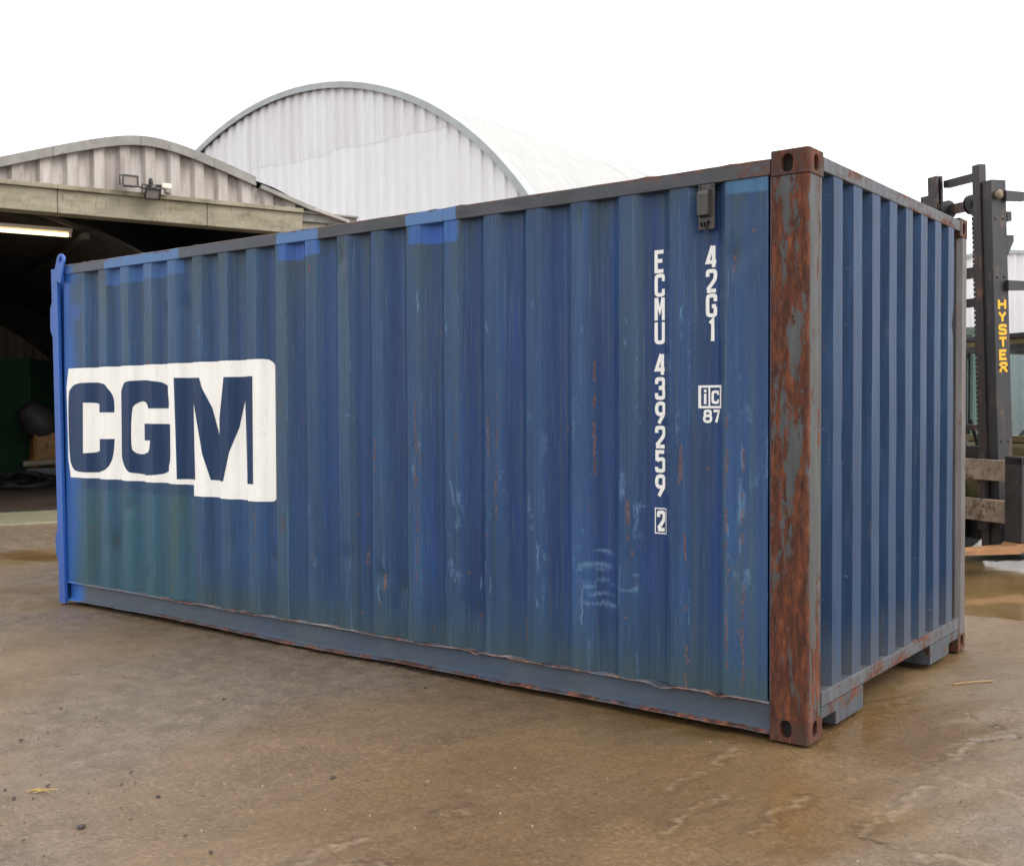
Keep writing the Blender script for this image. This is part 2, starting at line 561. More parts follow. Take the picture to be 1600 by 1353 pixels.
arched_hangar('large white barrel-roofed hangar with fluted gable rising behind the blue container', -20.23, 15.13, 50, 9.6, .345, 7.85, 1.035, 3)
arched_hangar('pale distant barrel-roofed barn half hidden behind the forklift mast', -10.6, 46, 72, 7.9, .345, 99, 1.38, 5)


# ------------------------------------------------------------------ low workshop shed on the left
A0 = Vector((-13.3476, 3.3586, 0)); ST = Vector((0.34467, 0.93872, 0)); SN = Vector((0.93872, -0.34467, 0))
hut_rz = math.atan2(ST.y, ST.x)                       # local x = along the front, local -y = out of the shed
shed = thing('workshop_shed', 'low grey workshop shed with wavy gable and concrete lintel over a dark doorway', 'shed', A0, hut_rz)
hto = lambda s, d, z: (s, -d, z)


def hroof(s):
    a = abs(s - 2.05)
    return 5.53 - .36 * (math.sqrt(a * a + .36) - .6)


M_GABLE = NT('weathered_grey_sheet')
v = M_GABLE.coord((2, 2, .25))
n1 = M_GABLE.noise(3, 6, .7, v)
oi = M_GABLE.n('ShaderNodeObjectInfo')
cg = M_GABLE.ramp(n1, [(.3, lin((134, 126, 120))), (.5, lin((162, 155, 149))), (.7, lin((182, 177, 172)))])
cg = M_GABLE.mix(M_GABLE.mask(M_GABLE.noise(9, 5, .7, v), .62, .75), cg, lin((86, 80, 66)))
M_GABLE.bump(M_GABLE.noise(40, 3, .6), .2, .006)
M_GABLE = M_GABLE.set(cg, .75)
M_VERGE = plain('verge_fibre_cement', (132, 130, 126), .7, .15, 4, dirt=((80, 76, 66), .6))
mm = NT('mossy_concrete')
v = mm.coord((.8, 2, 2.2))
n1 = mm.noise(2.2, 7, .7, v); n2 = mm.noise(9, 6, .7, mm.coord((3, 3, .5)))
cc = mm.ramp(n1, [(.28, lin((100, 94, 76))), (.45, lin((132, 126, 108))), (.6, lin((148, 142, 124))), (.75, lin((120, 118, 88)))])
cc = mm.mix(mm.mask(n2, .56, .72), cc, lin((84, 78, 60)))
mm.bump(mm.noise(28, 5, .7), .5, .012)
M_CONC = mm.set(cc, .85)
M_DARKROOF = plain('darkened_roof_lining', (58, 53, 47), .8, .25, 2, stretch=(1, 1, 1))  # lining and floor colours lowered so the shed interior stays dark
M_BROWNW = plain('brown_fluted_wall', (138, 122, 100), .8, .25, 1.2, stretch=(1, 1, .4))
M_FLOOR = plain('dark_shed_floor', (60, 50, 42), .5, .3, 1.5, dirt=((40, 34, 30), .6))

hp = .37
for i in range(9):
    s0 = -.93 + i * 2 * hp / 1.11 * 1.0; s1 = s0 + 2 * hp / 1.11
    if s0 > 4.85: break
    s1 = min(s1, 4.93)
    fluted_sheet('gable_sheet', M_GABLE, shed, s0, s1 + .04, lambda s: 4.66, lambda s: hroof(s) - .11, hp, .075, hto, .02 + .004 * (i % 2))
# verge strips, each length its own piece following the roof line
cuts = [-1.35, -.35, .72, 1.95, 3.05, 3.72]
for a, b in zip(cuts[:-1], cuts[1:]):
    mb = MB(); N = 14; vs = []; fs = []
    for k in range(N + 1):
        s = a + (b - a) * k / N + (.006 if k == 0 else 0)
        z = hroof(s)
        vs += [hto(s, .17, z + .015), hto(s, .17, z - .125), hto(s, .13, z - .13), hto(s, -.3, z + .02), hto(s, .13, z - .02)]
    for k in range(N):
        p, q = 5 * k, 5 * (k + 1)
        fs += [(p, q, q + 1, p + 1), (p + 1, q + 1, q + 2, p + 2), (p + 3, q + 3, q, p), (p + 2, q + 2, q + 4, p + 4)]
    mb.add(vs, fs); mb.build('verge_strip', M_VERGE, shed, True)
# broken right end of the verge: a tilted torn length and the lower flashing
mb = MB()
Mt = Matrix.Translation((4.2, -.13, 4.86)) @ Matrix.Rotation(.30, 4, 'Y')
mb.box(-.42, .52, -.05, .05, -.035, .03, 0, Mt)
mb.build('broken_verge_strip', M_VERGE, shed)
mb = MB()
Mt = Matrix.Translation((4.78, -.10, 4.72)) @ Matrix.Rotation(.24, 4, 'Y')
mb.box(-.5, .55, -.06, .2, -.05, .0, 0, Mt)
mb.build('loose_flashing', M_GABLE, shed)
# outer roof (two slopes rounded at the ridge)
xs = np.linspace(-6, 5.3, 80); ds = np.linspace(-.12, 14.2, 110)
S, D = np.meshgrid(xs, ds, indexing='ij')
Zr = 5.53 - .36 * (np.sqrt((S - 2.05) ** 2 + .36) - .6) - .02 + .012 * np.sin(S * 2 * math.pi / .18)
Zr = np.where(S < -1.3, 4.72 + .0 * S, Zr)
grid_mesh('roof', S, D, Zr, M_DARKROOF, shed)
# side walls, plus an added unseen front wall that cuts light inside
mb = MB(); mb.box(-6.0, -1.3, .0, .25, -.05, 4.29); mb.build('light_block_wall', M_GABLE, shed)
mb = MB(); mb.box(5.0, 5.1, .25, 14, 0, 4.5); mb.build('side_wall', M_GABLE, shed)
mb = MB(); mb.box(-6.1, -6.0, 0, 14, 0, 4.42); mb.build('side_wall', M_GABLE, shed)
# concrete lintel: cast lengths butted together, thin drip ledge on top
mb = MB(); ends = [-6.0, -.9, .78, 2.95, 4.51]
for a, b in zip(ends[:-1], ends[1:]):
    lb = MB(); lb.box(a + .004, b - .004, -.12, .2, 4.295, 4.63, bev=.012)
    lb.build('lintel_beam', M_CONC, shed)
    lb = MB(); lb.box(a + .002, b - .002, -.17, .2, 4.633, 4.70, bev=.008)
    lb.build('drip_ledge', M_CONC, shed)
mb = MB(); mb.box(4.515, 5.5, -.05, .2, 4.52, 4.64); mb.box(4.515, 5.5, -.11, .2, 4.643, 4.67); mb.build('eaves_flashing', M_VERGE, shed)
mb = MB(); mb.box(4.55, 4.95, .0, .24, -.05, 4.515); mb.build('door_jamb', M_CONC, shed)
# barrel lining inside, rings of fluted sheet
al = np.linspace(.05, math.pi - .05, 60); dl = np.linspace(.35, 12.3, 200)
A, D = np.meshgrid(al, dl, indexing='ij')
rr = 1 + .008 * np.sign(np.sin(D * 2 * math.pi / .42)) * np.abs(np.sin(D * 2 * math.pi / .42)) ** .3
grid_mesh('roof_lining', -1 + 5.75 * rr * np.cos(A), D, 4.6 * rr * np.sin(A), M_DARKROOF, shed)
# purlin ribs crossing the lining
for a in (.35, .75, 1.15, 1.95):
    mb = MB(); mb.box(-.05, .05, .5, 12, -.05, .05, 0, Matrix.Translation((-1 + 5.6 * math.cos(a), 0, 4.48 * math.sin(a))))
    mb.build('purlin', M_DARKROOF, shed)
# back wall: brown fluted sheets below a curved head
for i in range(9):
    s0 = -3.4 + i * .78; s1 = s0 + .78
    fluted_sheet('back_wall_sheet', M_BROWNW, shed, s0, s1, lambda s: 0, lambda s: max(.6, 4.25 * math.sqrt(max(.02, 1 - ((s + 1) / 4.75) ** 2)) - .25), .39, .06, lambda s, d, z: (s, 10.9 - d, z), .002 * (i % 2))
mb = MB(); mb.box(-6, 5, 11.2, 11.3, 0, 4.6); mb.build('end_wall', M_DARKROOF, shed)
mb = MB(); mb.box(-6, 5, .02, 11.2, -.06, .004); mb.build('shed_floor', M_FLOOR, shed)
mb = MB(); mb.box(-6, 5, -.06, .015, -.06, .012); mb.build('door_track', plain('green_door_track', (58, 78, 58), .6), shed)
mb = MB(); mb.box(-6, 5.4, -1.75, -.065, -.08, .006, bev=.01)
tag(mb.build('concrete_apron', plain('damp_apron', (126, 122, 98), .45, .15, 2.5, dirt=((106, 92, 66), .6)), loc=None), kind='structure')
bpy.data.objects['concrete_apron'].location = A0; bpy.data.objects['concrete_apron'].rotation_euler = (0, 0, hut_rz)


def hut_world(s, d, z):
    return A0 + ST * s - SN * d + Vector((0, 0, z))


# lamps on the lintel
M_BLACK = plain('black_paint', (34, 34, 36), .45, .2, 8)
M_DGREY = plain('dark_grey_metal', (62, 62, 66), .5, .2, 8)
m = NT('lamp_glass'); m.b.inputs['Transmission Weight'].default_value = .3
M_LGLASS = m.set(lin((150, 140, 132)), .12)
M_CREAM = plain('cream_plastic', (216, 206, 190), .5, .06, 5)


def floodlight(s, z, tilt, label, knob):
    t = thing('floodlight', label, 'floodlight', hut_world(s, -.3, z), hut_rz)
    Mt = Matrix.Rotation(tilt, 4, 'X')
    mb = MB()
    vs = [(-.115, -.09, -.085), (.115, -.09, -.085), (.115, -.09, .085), (-.115, -.09, .085), (-.07, .07, -.05), (.07, .07, -.05), (.07, .07, .05), (-.07, .07, .05)]
    mb.add(vs, [(0, 1, 5, 4), (1, 2, 6, 5), (2, 3, 7, 6), (3, 0, 4, 7), (4, 5, 6, 7)], 0, Mt)
    for a in (-.115, .095): mb.box(a, a + .02, -.11, -.085, -.085, .085, 0, Mt)
    for a in (-.085, .068): mb.box(-.095, .095, -.11, -.085, a, a + .017, 0, Mt)
    for k in range(5): mb.box(-.06 + .028 * k, -.052 + .028 * k, .03, .1, -.04, .04, 0, Mt)
    mb.build('housing', M_BLACK, t)
    mb = MB(); mb.box(-.094, .094, -.096, -.09, -.067, .067, 0, Mt); mb.build('lens', M_LGLASS, t)
    mb = MB()
    mb.box(-.135, -.125, -.02, .02, -.05, .09); mb.box(.125, .135, -.02, .02, -.05, .09); mb.box(-.135, .135, -.02, .02, .09, .1)
    mb.box(-.03, .03, -.01, .17, .1, .112)
    mb.build('bracket', M_BLACK, t)
    if knob:
        mb = MB(); mb.lathe([(.03, 0), (.035, .02), (.03, .07), (.012, .09)], 12, 0, Matrix.Translation((0, .02, .112))); mb.build('cable_gland', M_BLACK, t)
    return t


floodlight(1.74, 4.80, -.1, 'black floodlight with pale square glass, left lamp on the concrete lintel', False)
floodlight(2.06, 4.70, .55, 'black floodlight tilted down beside the white sensor on the concrete lintel', True)
t = thing('motion_sensor', 'small cream motion sensor beside the tilted floodlight on the lintel', 'sensor', hut_world(2.3, -.27, 4.76), hut_rz)
mb = MB(); mb.box(-.09, .06, -.07, .05, -.0, .085, bev=.025); mb.build('sensor_body', M_CREAM, t, True)
mb = MB(); mb.lathe([(.02, -.06), (.045, -.045), (.05, 0.0), (.045, .01)], 14, 0, Matrix.Translation((.0, -.01, -.01))); mb.build('sensor_lens', M_LGLASS, t, True)
mb = MB(); mb.box(-.16, -.09, -.02, .02, .02, .06); mb.box(-.05, .02, .05, .14, .02, .06); mb.build('mounting_arm', M_BLACK, t)
mb = MB(); mb.tube([hut_world(1.82, -.25, 4.79), hut_world(1.95, -.22, 4.755), hut_world(2.2, -.23, 4.75)], .014, 6)
tag(mb.build('conduit_cable', M_BLACK), 'black cable linking the two floodlights along the lintel', 'cable')

# lit fluorescent tube
t = thing('tube_light', 'lit yellowish fluorescent tube hanging inside the dark shed doorway', 'lamp', hut_world(.1, .9, 4.14), hut_rz)
m = NT('lit_tube'); m.b.inputs['Emission Color'].default_value = (1.0, .80, .42, 1); m.b.inputs['Emission Strength'].default_value = 1.7
M_TUBE = m.set((.9, .85, .7), .4)
mb = MB(); mb.tube([(-.55, 0, 0), (1.0, 0, 0)], .03, 10); mb.build('tube', M_TUBE, t, True)
mb = MB(); mb.box(-.6, 1.06, -.05, .05, .045, .1); mb.box(-.6, -.56, -.03, .03, -.03, .045); mb.box(1.01, 1.05, -.03, .03, -.03, .045); mb.build('batten', M_CREAM, t)

# things standing inside the shed
gpos = hut_world(.35, 7.55, 0)
gang = math.atan2(.70, .74)
t = thing('green_container', 'dark green ribbed container standing in the shadow of the shed', 'container', Vector((-19.70, 7.29, 0)), math.radians(37))
M_GREEN = plain('dark_green_paint', (34, 70, 48), .5, .2, 3)
mb = MB(); mb.box(-2.4, 0, 0, 2.2, .1, 2.5)
mb.build('container_body', M_GREEN, t)
for z in (.35, .8, 1.15, 1.5, 2.1):
    mb = MB(); mb.box(-2.3, -.08, -.05, -.002, z, z + .1); mb.build('rib', M_GREEN, t)
mb = MB(); mb.box(-.075, .03, -.07, .04, 0, 2.54); mb.build('corner_post', M_GREEN, t)
t = thing('concrete_mixer', 'ochre machine on legs half lost in the dark of the shed', 'machine', hut_world(1.62, 6.6, 0), hut_rz)
M_OCHRE = plain('ochre_paint', (146, 104, 46), .55, .2, 4, dirt=((70, 54, 34), .55))
mb = MB(); mb.lathe([(.16, -.36), (.30, -.2), (.34, 0), (.32, .12), (.2, .36), (.22, .38), (.2, .4)], 18, 0, Matrix.Translation((-.08, 0, 1.22)) @ Matrix.Rotation(-.7, 4, 'Y')); mb.build('drum', plain('grey_drum', (60, 58, 54), .6, .2, 4), t, True)
for sx, sy in ((-.22, -.22), (.22, -.22), (-.22, .22), (.22, .22)):
    mb = MB(); mb.tube([(sx * .7, sy * .7, 1.0), (sx, sy, 0)], .05, 6); mb.build('leg', M_OCHRE, t)
mb = MB(); mb.box(-.2, .24, -.2, .2, .45, 1.0, bev=.03); mb.build('motor_box', M_OCHRE, t)
t = thing('hose_coil', 'dark rubber hose dropped in loops on the shed floor', 'hose', hut_world(1.05, 5.2, 0), hut_rz)
mb = MB(); pts = []
for k in range(120):
    a = k * .32; r0 = .32 + .07 * math.sin(k * .7) + .1 * math.sin(k * .11)
    pts.append((r0 * math.cos(a) * 1.4, r0 * math.sin(a), .04 + .25 * abs(math.sin(k * .045)) * (.5 + .5 * math.sin(a))))
mb.tube(pts, .032, 6); mb.build('hose', M_BLACK, t, True)
t = thing('pipe_bundle', 'grey pipe lying across dark scrap on the shed floor', 'pipe', hut_world(1.45, 5.7, 0), hut_rz)
mb = MB(); mb.tube([(-.35, 0, .42), (.5, .1, .46)], .06, 10); mb.build('pipe', plain('grey_pipe', (126, 118, 104), .6), t, True)
mb = MB(); mb.box(-.3, .6, -.1, .35, 0, .34, bev=.04); mb.build('crate', M_DGREY, t)


# ------------------------------------------------------------------ grey-green box store behind the forklift
M_GG = plain('grey_green_paint', (112, 130, 120), .5, .15, 2, stretch=(1, 1, .2), dirt=((92, 84, 66), .66))
t = thing('store_cabin', 'grey-green ribbed store cabin standing behind the forklift mast', 'cabin', (-3.1, 12.2, 0), math.radians(12))
mb = MB(); mb.box(-4.6, .55, .06, 2.4, .05, 2.55); mb.build('cabin_body', M_GG, t)
for k in range(22):
    mb = MB(); x = -4.55 + k * .235; mb.prism([(x, .057), (x + .03, .0), (x + .12, .0), (x + .15, .057)], 'z', .15, 2.48); mb.build('rib', M_GG, t)
mb = MB(); mb.box(-4.65, .6, -.03, .055, 2.5, 2.62); mb.build('top_rail', plain('dull_green_rail', (86, 100, 92), .6), t)


# ------------------------------------------------------------------ the shipping container
box = thing('shipping_container', 'blue weathered shipping container with white and navy logo on its long corrugated side', 'container')
XL = -5.93                                            # cut end
PITCH = .2795; DEP = .042


def prof(x):
    """recess depth of the long side at x (array)"""
    x = np.asarray(x, float)
    u = (x + .40) % PITCH
    d = np.where(u < .095, 0, np.where(u < .150, DEP * (u - .095) / .055, np.where(u < .2245, DEP, DEP * (PITCH - u) / .055)))
    d = np.where(x > -.40, 0, d)
    d = np.where(x < -5.66, 0, d)
    return d


PANEL_X = np.concatenate([np.arange(-5.90, -3.4, .009), np.arange(-3.397, -.186, .0055)])
_br = [-.40 + j * PITCH + u for j in range(-20, 1) for u in (0, .095, .150, .2245)]
_br = np.array([b for b in _br if -5.66 < b < -.395])
PANEL_X = PANEL_X[np.min(np.abs(PANEL_X[:, None] - _br[None, :]), 1) > .0042]
PANEL_X = np.sort(np.concatenate([PANEL_X, _br - .0022, _br + .0022]))
DENTS = [(-3.54, .54, .05, .008), (-2.85, .6, .05, .009), (-2.56, .52, .045, .012), (-2.42, .45, .06, .012), (-3.95, .61, .07, .008), (-5.07, .78, .05, .01), (-4.88, .29, .05, .012), (-.35, 2.14, .06, .012), (-.27, 2.12, .05, -.006), (-2.89, 2.35, .05, .010), (-4.64, 2.15, .05, .008), (-4.44, 2.17, .06, .008), (-1.87, .36, .06, .010), (-2.49, .33, .05, .007), (-1.02, .52, .05, .006), (-1.02, .39, .05, .006), (-2.2, .75, .12, .006), (-3.1, .40, .10, .006), (-1.35, .6, .15, .006), (-5.3, .5, .1, .01)]


def panel_y(x, z):
    y = .007 + prof(x)
    y = y + .0016 * vnoise(x * 1.9, z * 1.7, 11) + .0008 * vnoise(x * 7, z * 3, 12)
    for dx, dz, r, a in DENTS:
        y = y + a * np.exp(-(((x - dx) ** 2 + ((z - dz) * .8) ** 2) / r ** 2))
    return y


RUST = [(-2.3, 1.03, 1.54), (-2.28, .78, 1.29), (-.6, .16, .89), (-.39, .19, 1.43), (-.31, .22, 1.29), (-2.01, 1.29, 1.43), (-1.78, 1.21, 1.46), (-1.72, 1.26, 1.6), (-2.62, 1.02, 1.47), (-3.44, 1.11, 1.63), (-3.43, .67, .81), (-3.69, .52, .81), (-2.72, .51, .64), (-.36, 2.08, 2.15), (-2.89, 2.28, 2.34), (-3.16, 2.24, 2.34), (-1.12, 1.15, 1.72), (-.91, .84, 1.03), (-.89, .66, .88), (-2.54, .42, .53), (-1.54, .27, .43), (-1.87, .35, .4), (-4.82, 1.65, 1.83), (-1.72, .9, 1.2), (-2.29, .5, .8), (-.63, 1.1, 1.3)]
SCUFF = [(-2.28, 1.71, 2.18), (-4.25, 1.92, 2.13), (-2.06, 1.88, 1.93), (-2.01, 1.87, 1.93), (-1.78, 1.87, 1.92), (-1.73, 1.87, 1.92), (-1.48, 1.86, 2.02), (-1.18, 1.83, 1.94), (-1.86, .38, .57), (-1.46, .44, .77), (-1.76, .44, .92), (-.92, 1.77, 1.9), (-2.59, .35, .48), (-.32, .77, 1.32), (-.38, .79, .94), (-1.18, .38, .66), (-.97, .46, .7), (-.62, 1.79, 1.95), (-.33, 1.5, 1.62)]
HS = [(-1.23, -1.01, .76), (-.91, -.82, .8), (-1.21, -1.02, .69), (-1.23, -1.05, .66), (-.98, -.84, .68), (-1.21, -1.0, .61), (-1.23, -1.11, .58), (-1.15, -1.0, .54), (-.98, -.84, .6), (-1.21, -1.0, .5), (-2.87, -2.76, 1.44), (-.89, -.82, 1.0), (-4.14, -4.01, 1.4)]


def lin_a(c):
    c = np.clip(c, 0, 255) / 255
    return np.where(c <= .04045, c / 12.92, ((c + .055) / 1.055) ** 2.4)


def mixa(c, k, rgb):
    return c + k[..., None] * (np.array(rgb, float) - c)


def build_side_panel():
    gx = PANEL_X; gz = np.arange(.163, 2.502, .0075)
    X, Z = np.meshgrid(gx, gz, indexing='ij')
    Y = panel_y(X, Z)
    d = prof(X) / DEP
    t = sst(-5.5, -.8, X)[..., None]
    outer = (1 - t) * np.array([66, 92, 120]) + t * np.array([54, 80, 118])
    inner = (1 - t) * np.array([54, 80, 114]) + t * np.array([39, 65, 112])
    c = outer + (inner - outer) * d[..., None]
    # long vertical weathering streaks, different on every flute
    s1 = vnoise(X * 24, Z * .35, 101); s2 = vnoise(X * 60, Z * .9, 102); s3 = fbm(X * 5, Z * 1.6, 103)
    c = c * (1 + .10 * s1 + .06 * s2 + .10 * s3)[..., None]
    c = mixa(c, .45 * sst(.25, .8, vnoise(X * 15, Z * .5, 104)) * (1 - .5 * d), (92, 100, 106))
    c = mixa(c, .35 * sst(.3, .9, vnoise(X * 18 + 50, Z * .6, 105)), (36, 62, 100))
    # brown run-off below the top rail
    k = sst(1.9, 2.5, Z) * sst(-.2, .6, vnoise(X * 14, Z * .3, 106) + .3 * s2)
    c = mixa(c, .55 * k, (82, 84, 80))
    k = sst(2.36, 2.5, Z + .05 * s2) * (.4 + .3 * s1)
    c = mixa(c, np.clip(k, 0, 1) * .8, (58, 60, 62))
    # grey-green splash band at the foot
    k = sst(.62, .2, Z + .14 * fbm(X * 4, Z * 3, 107))
    c = mixa(c, .5 * k, (70, 86, 92))
    k = sst(.34, .17, Z + .05 * fbm(X * 9, Z * 5, 108))
    c = mixa(c, .6 * k, (86, 88, 82))
    # repainted teal area below the logo
    k = sst(-4.33, -4.37, X + .01 * s2) * sst(.985, .965, Z + .012 * vnoise(X * 12, Z * 0, 109)) * (.8 + .2 * s3)
    c = mixa(c, np.clip(k, 0, 1), (68, 104, 114))
    kk = k * sst(.05, .6, vnoise(X * 13, Z * 1.6, 110) + .4 * s3)
    c = mixa(c, .75 * np.clip(kk, 0, 1), (76, 96, 86))
    c = mixa(c, .5 * np.clip(k, 0, 1) * sst(.2, .7, vnoise(X * 9 + 9, Z * 1.1, 111)), (66, 106, 122))
    # navy background left of the logo letters is slightly darker paint
    k = sst(-3.5, -3.56, X) * sst(1.83, 1.76, Z) * sst(.86, .9, Z)
    c = mixa(c, .5 * k, (42, 62, 104))
    # bright touch-up patches along the top edge
    wz = .006 * vnoise(X * 7, Z * 0, 112) + .003 * vnoise(X * 50, Z * 8, 113); wx = .006 * vnoise(X * 0, Z * 26, 114)
    for x0, x1, z0a, z0b, col in ((-5.34, -4.45, 2.375, 2.385, (80, 114, 158)), (-3.452, -3.085, 2.385, 2.40, (68, 108, 172)), (-2.345, -1.985, 2.385, 2.375, (70, 110, 174)), (-.395, -.196, 2.425, 2.425, (80, 118, 148))):
        zb = z0a + (z0b - z0a) * (X - x0) / (x1 - x0)
        k = sst(x0 - .004, x0 + .006, X + wx) * sst(x1 + .006, x1 - .004, X + wx) * sst(zb - .005, zb + .006, Z + wz)
        cc = np.array(col) + d[..., None] * np.array([-14, -10, 8]) + 9 * s2[..., None]
        c = c + k[..., None] * .96 * (cc - c)
    # fresh bright blue sprayed over the cut end
    k = sst(-5.66, -5.83, X + .07 * fbm(X * 3, Z * 3.2, 115))
    k = np.maximum(k, .8 * sst(.13, .05, np.hypot(X + 5.76, (Z - 2.21) * 1.2)))
    k = k * (1 - .75 * sst(.10, .04, np.abs(X + 5.735)) * sst(2.22, 2.30, Z) * sst(2.46, 2.40, Z))
    c = mixa(c, .93 * np.clip(k, 0, 1), (54, 104, 176))
    # scratches and scuffs down to undercoat
    rub = np.zeros_like(X); scf = np.zeros_like(X)
    w = .006 * vnoise(X * 0, Z * 22, 116) + .004 * vnoise(X * 0, Z * 60, 117)
    spk = vnoise(X * 45, Z * 26, 118)
    for x, z0, z1 in RUST:
        wide = .006 if z1 - z0 > .2 else .010
        a = np.exp(-(((X - x + w) / wide) ** 2)) * sst(z0 - .04, z0 + .03, Z) * sst(z1 + .04, z1 - .03, Z)
        rub = np.maximum(rub, a * sst(-.35, .25, spk + .35 * vnoise(X * 30, Z * 7, 119)))
    for x, z0, z1 in SCUFF:
        a = np.exp(-(((X - x + w) / .006) ** 2)) * sst(z0 - .02, z0 + .02, Z) * sst(z1 + .02, z1 - .02, Z)
        scf = np.maximum(scf, a * sst(-.45, .3, vnoise(X * 40, Z * 13, 120)))
    for x0, x1, z in HS:
        a = np.exp(-(((Z - z + .12 * (X - x0) ** 2 - .012 * vnoise(X * 12, Z * 0, 121)) / .018) ** 2)) * sst(x0 - .02, x0 + .03, X) * sst(x1 + .02, x1 - .03, X)
        scf = np.maximum(scf, .75 * a * sst(-.6, .5, vnoise(X * 14, Z * 60, 122)))
    # rubbing on the proud flats between knee and head height
    band = sst(.35, .6, Z) * sst(1.75, 1.2, Z) * (1 - d)
    scf = np.maximum(scf, .55 * band * sst(.46, .85, fbm(X * 22, Z * 7, 123, 3) + .25 * t[..., 0]))
    edge = np.clip(1 - np.abs(d - .06) / .12, 0, 1) * (np.gradient(prof(gx))[:, None] != 0)
    rub = np.maximum(rub, .75 * edge * band * sst(.28, .6, fbm(X * 30, Z * 5, 124, 3)))
    scf = np.maximum(scf, .5 * edge * sst(.1, .6, vnoise(X * 5, Z * 4, 125)))
    # small rust blooms near the foot
    for k in range(34):
        r = random.Random(900 + k)
        x, z, s = r.uniform(-5.6, -.25), r.choice([r.uniform(.2, .6), r.uniform(.2, 2.3)]), r.uniform(.005, .013)
        a = np.exp(-((X - x) ** 2 + (Z - z) ** 2) / s ** 2)
        tail = .5 * np.exp(-((X - x) / (.6 * s)) ** 2) * sst(z - 8 * s, z, Z) * (Z < z)
        rub = np.maximum(rub, .8 * np.maximum(a, tail))
    k = .55 * np.exp(-((X + .33) / .04) ** 2) * sst(.25, .6, Z) * sst(1.5, 1.1, Z) * sst(-.3, .6, vnoise(X * 20, Z * 6, 126))
    c = mixa(c, k, (104, 104, 100))
    for dx, dz, r, a in DENTS:  # deeper dents also get their shade painted into the colour
        if a > .007:
            kd = np.exp(-(((X - dx) ** 2 + ((Z - dz) * .8) ** 2) / (r * .55) ** 2)) * sst(-.5, .4, spk)
            c = mixa(c, .45 * kd, (62, 62, 60))
    c = c * np.array([.74, .875, .935])
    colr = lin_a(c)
    rough = .40 + .12 * s3 + .3 * np.clip(rub, 0, 1) + .1 * sst(.6, .2, Z)
    m = NT('weathered_blue_paint')
    ca = m.attr('paint', True)
    n = m.noise(120, 4, .7, m.coord((1, 1, .35)))
    n2 = m.noise(40, 5, .7, m.coord((2.2, 1, .25)))
    st1 = m.noise(34, 4, .65, m.coord((1.6, 1, .022)))
    st2 = m.noise(60, 3, .6, m.coord((2.2, 1, .03)))
    fl = m.noise(75, 6, .75, m.coord((1.5, 1, .55)))
    col = m.mix(m.math('MULTIPLY', m.mask(n, .3, .7), .14), ca, (.02, .03, .05))
    col = m.mix(m.math('MULTIPLY', m.mask(n2, .5, .8), .12), col, lin((112, 126, 140)))
    col = m.mix(m.math('MULTIPLY', m.mask(st1, .54, .64), .30), col, lin((70, 82, 88)))
    col = m.mix(m.math('MULTIPLY', m.mask(st1, .44, .36), .30), col, lin((34, 56, 98)))
    col = m.mix(m.math('MULTIPLY', m.mask(st2, .60, .66), .28), col, lin((96, 118, 138)))
    ks = m.mask(m.math('ADD', m.math('MULTIPLY', m.attr('scuff'), .42), m.math('MULTIPLY', fl, 1.0)), .60, .86)
    col = m.mix(m.math('MULTIPLY', ks, .55), col, lin((104, 138, 172)))
    kr = m.mask(m.math('ADD', m.math('MULTIPLY', m.attr('rub'), .6), m.math('MULTIPLY', fl, .9)), .66, .74)
    rc = m.ramp(m.noise(60, 5, .7), [(.3, lin((64, 48, 44))), (.5, lin((104, 74, 62))), (.68, lin((140, 106, 90)))])
    col = m.mix(m.math('MULTIPLY', kr, .6), col, rc)
    m.bump(m.math('SUBTRACT', m.math('ADD', n, m.math('MULTIPLY', m.noise(9, 3, .5), 2.0)), kr), .12, .004)
    mat = m.set(col, m.attr('rough'), spec=.27)
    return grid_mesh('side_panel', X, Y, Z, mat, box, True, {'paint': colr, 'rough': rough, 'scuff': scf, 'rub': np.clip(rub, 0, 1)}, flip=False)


side_panel = build_side_panel()

# other walls, roof and floor of the container
M_BLUE = NT('dark_blue_paint')
vb = M_BLUE.coord((1, 9, .5))
nb = M_BLUE.noise(3, 6, .65, vb)
cb = M_BLUE.ramp(nb, [(.3, lin((19, 42, 70))), (.5, lin((25, 52, 84))), (.72, lin((36, 66, 100)))])
nr = M_BLUE.noise(7, 6, .72, M_BLUE.coord((1, 3, 1.2)))
cb = M_BLUE.mix(M_BLUE.mask(nr, .66, .70), cb, RUST2)
ns = M_BLUE.noise(10, 6, .7, M_BLUE.coord((1, 2.5, 3.2)))
cb = M_BLUE.mix(M_BLUE.math('MULTIPLY', M_BLUE.mask(ns, .67, .70), .6), cb, lin((110, 128, 150)))
sx = M_BLUE.n('ShaderNodeSeparateXYZ'); M_BLUE.link(M_BLUE.coord(), sx.inputs[0])
nw2 = M_BLUE.math('ADD', sx.outputs[2], M_BLUE.math('MULTIPLY', nb, .5))
cb = M_BLUE.mix(M_BLUE.math('MULTIPLY', M_BLUE.mask(nw2, .72, .42), .55), cb, lin((84, 84, 78)))
ng = M_BLUE.noise(5, 5, .7, M_BLUE.coord((1, 8, .4)))
cb = M_BLUE.mix(M_BLUE.math('MULTIPLY', M_BLUE.mask(ng, .58, .75), .5), cb, lin((92, 98, 102)))
M_BLUE.bump(M_BLUE.noise(60, 4, .6), .12, .004)
M_BLUE = M_BLUE.set(cb, .45, spec=.22)
M_DARKBLUE = plain('plain_blue_steel', (52, 70, 104), .5, .2, 3)  # one even blue for far side, roof and post seam

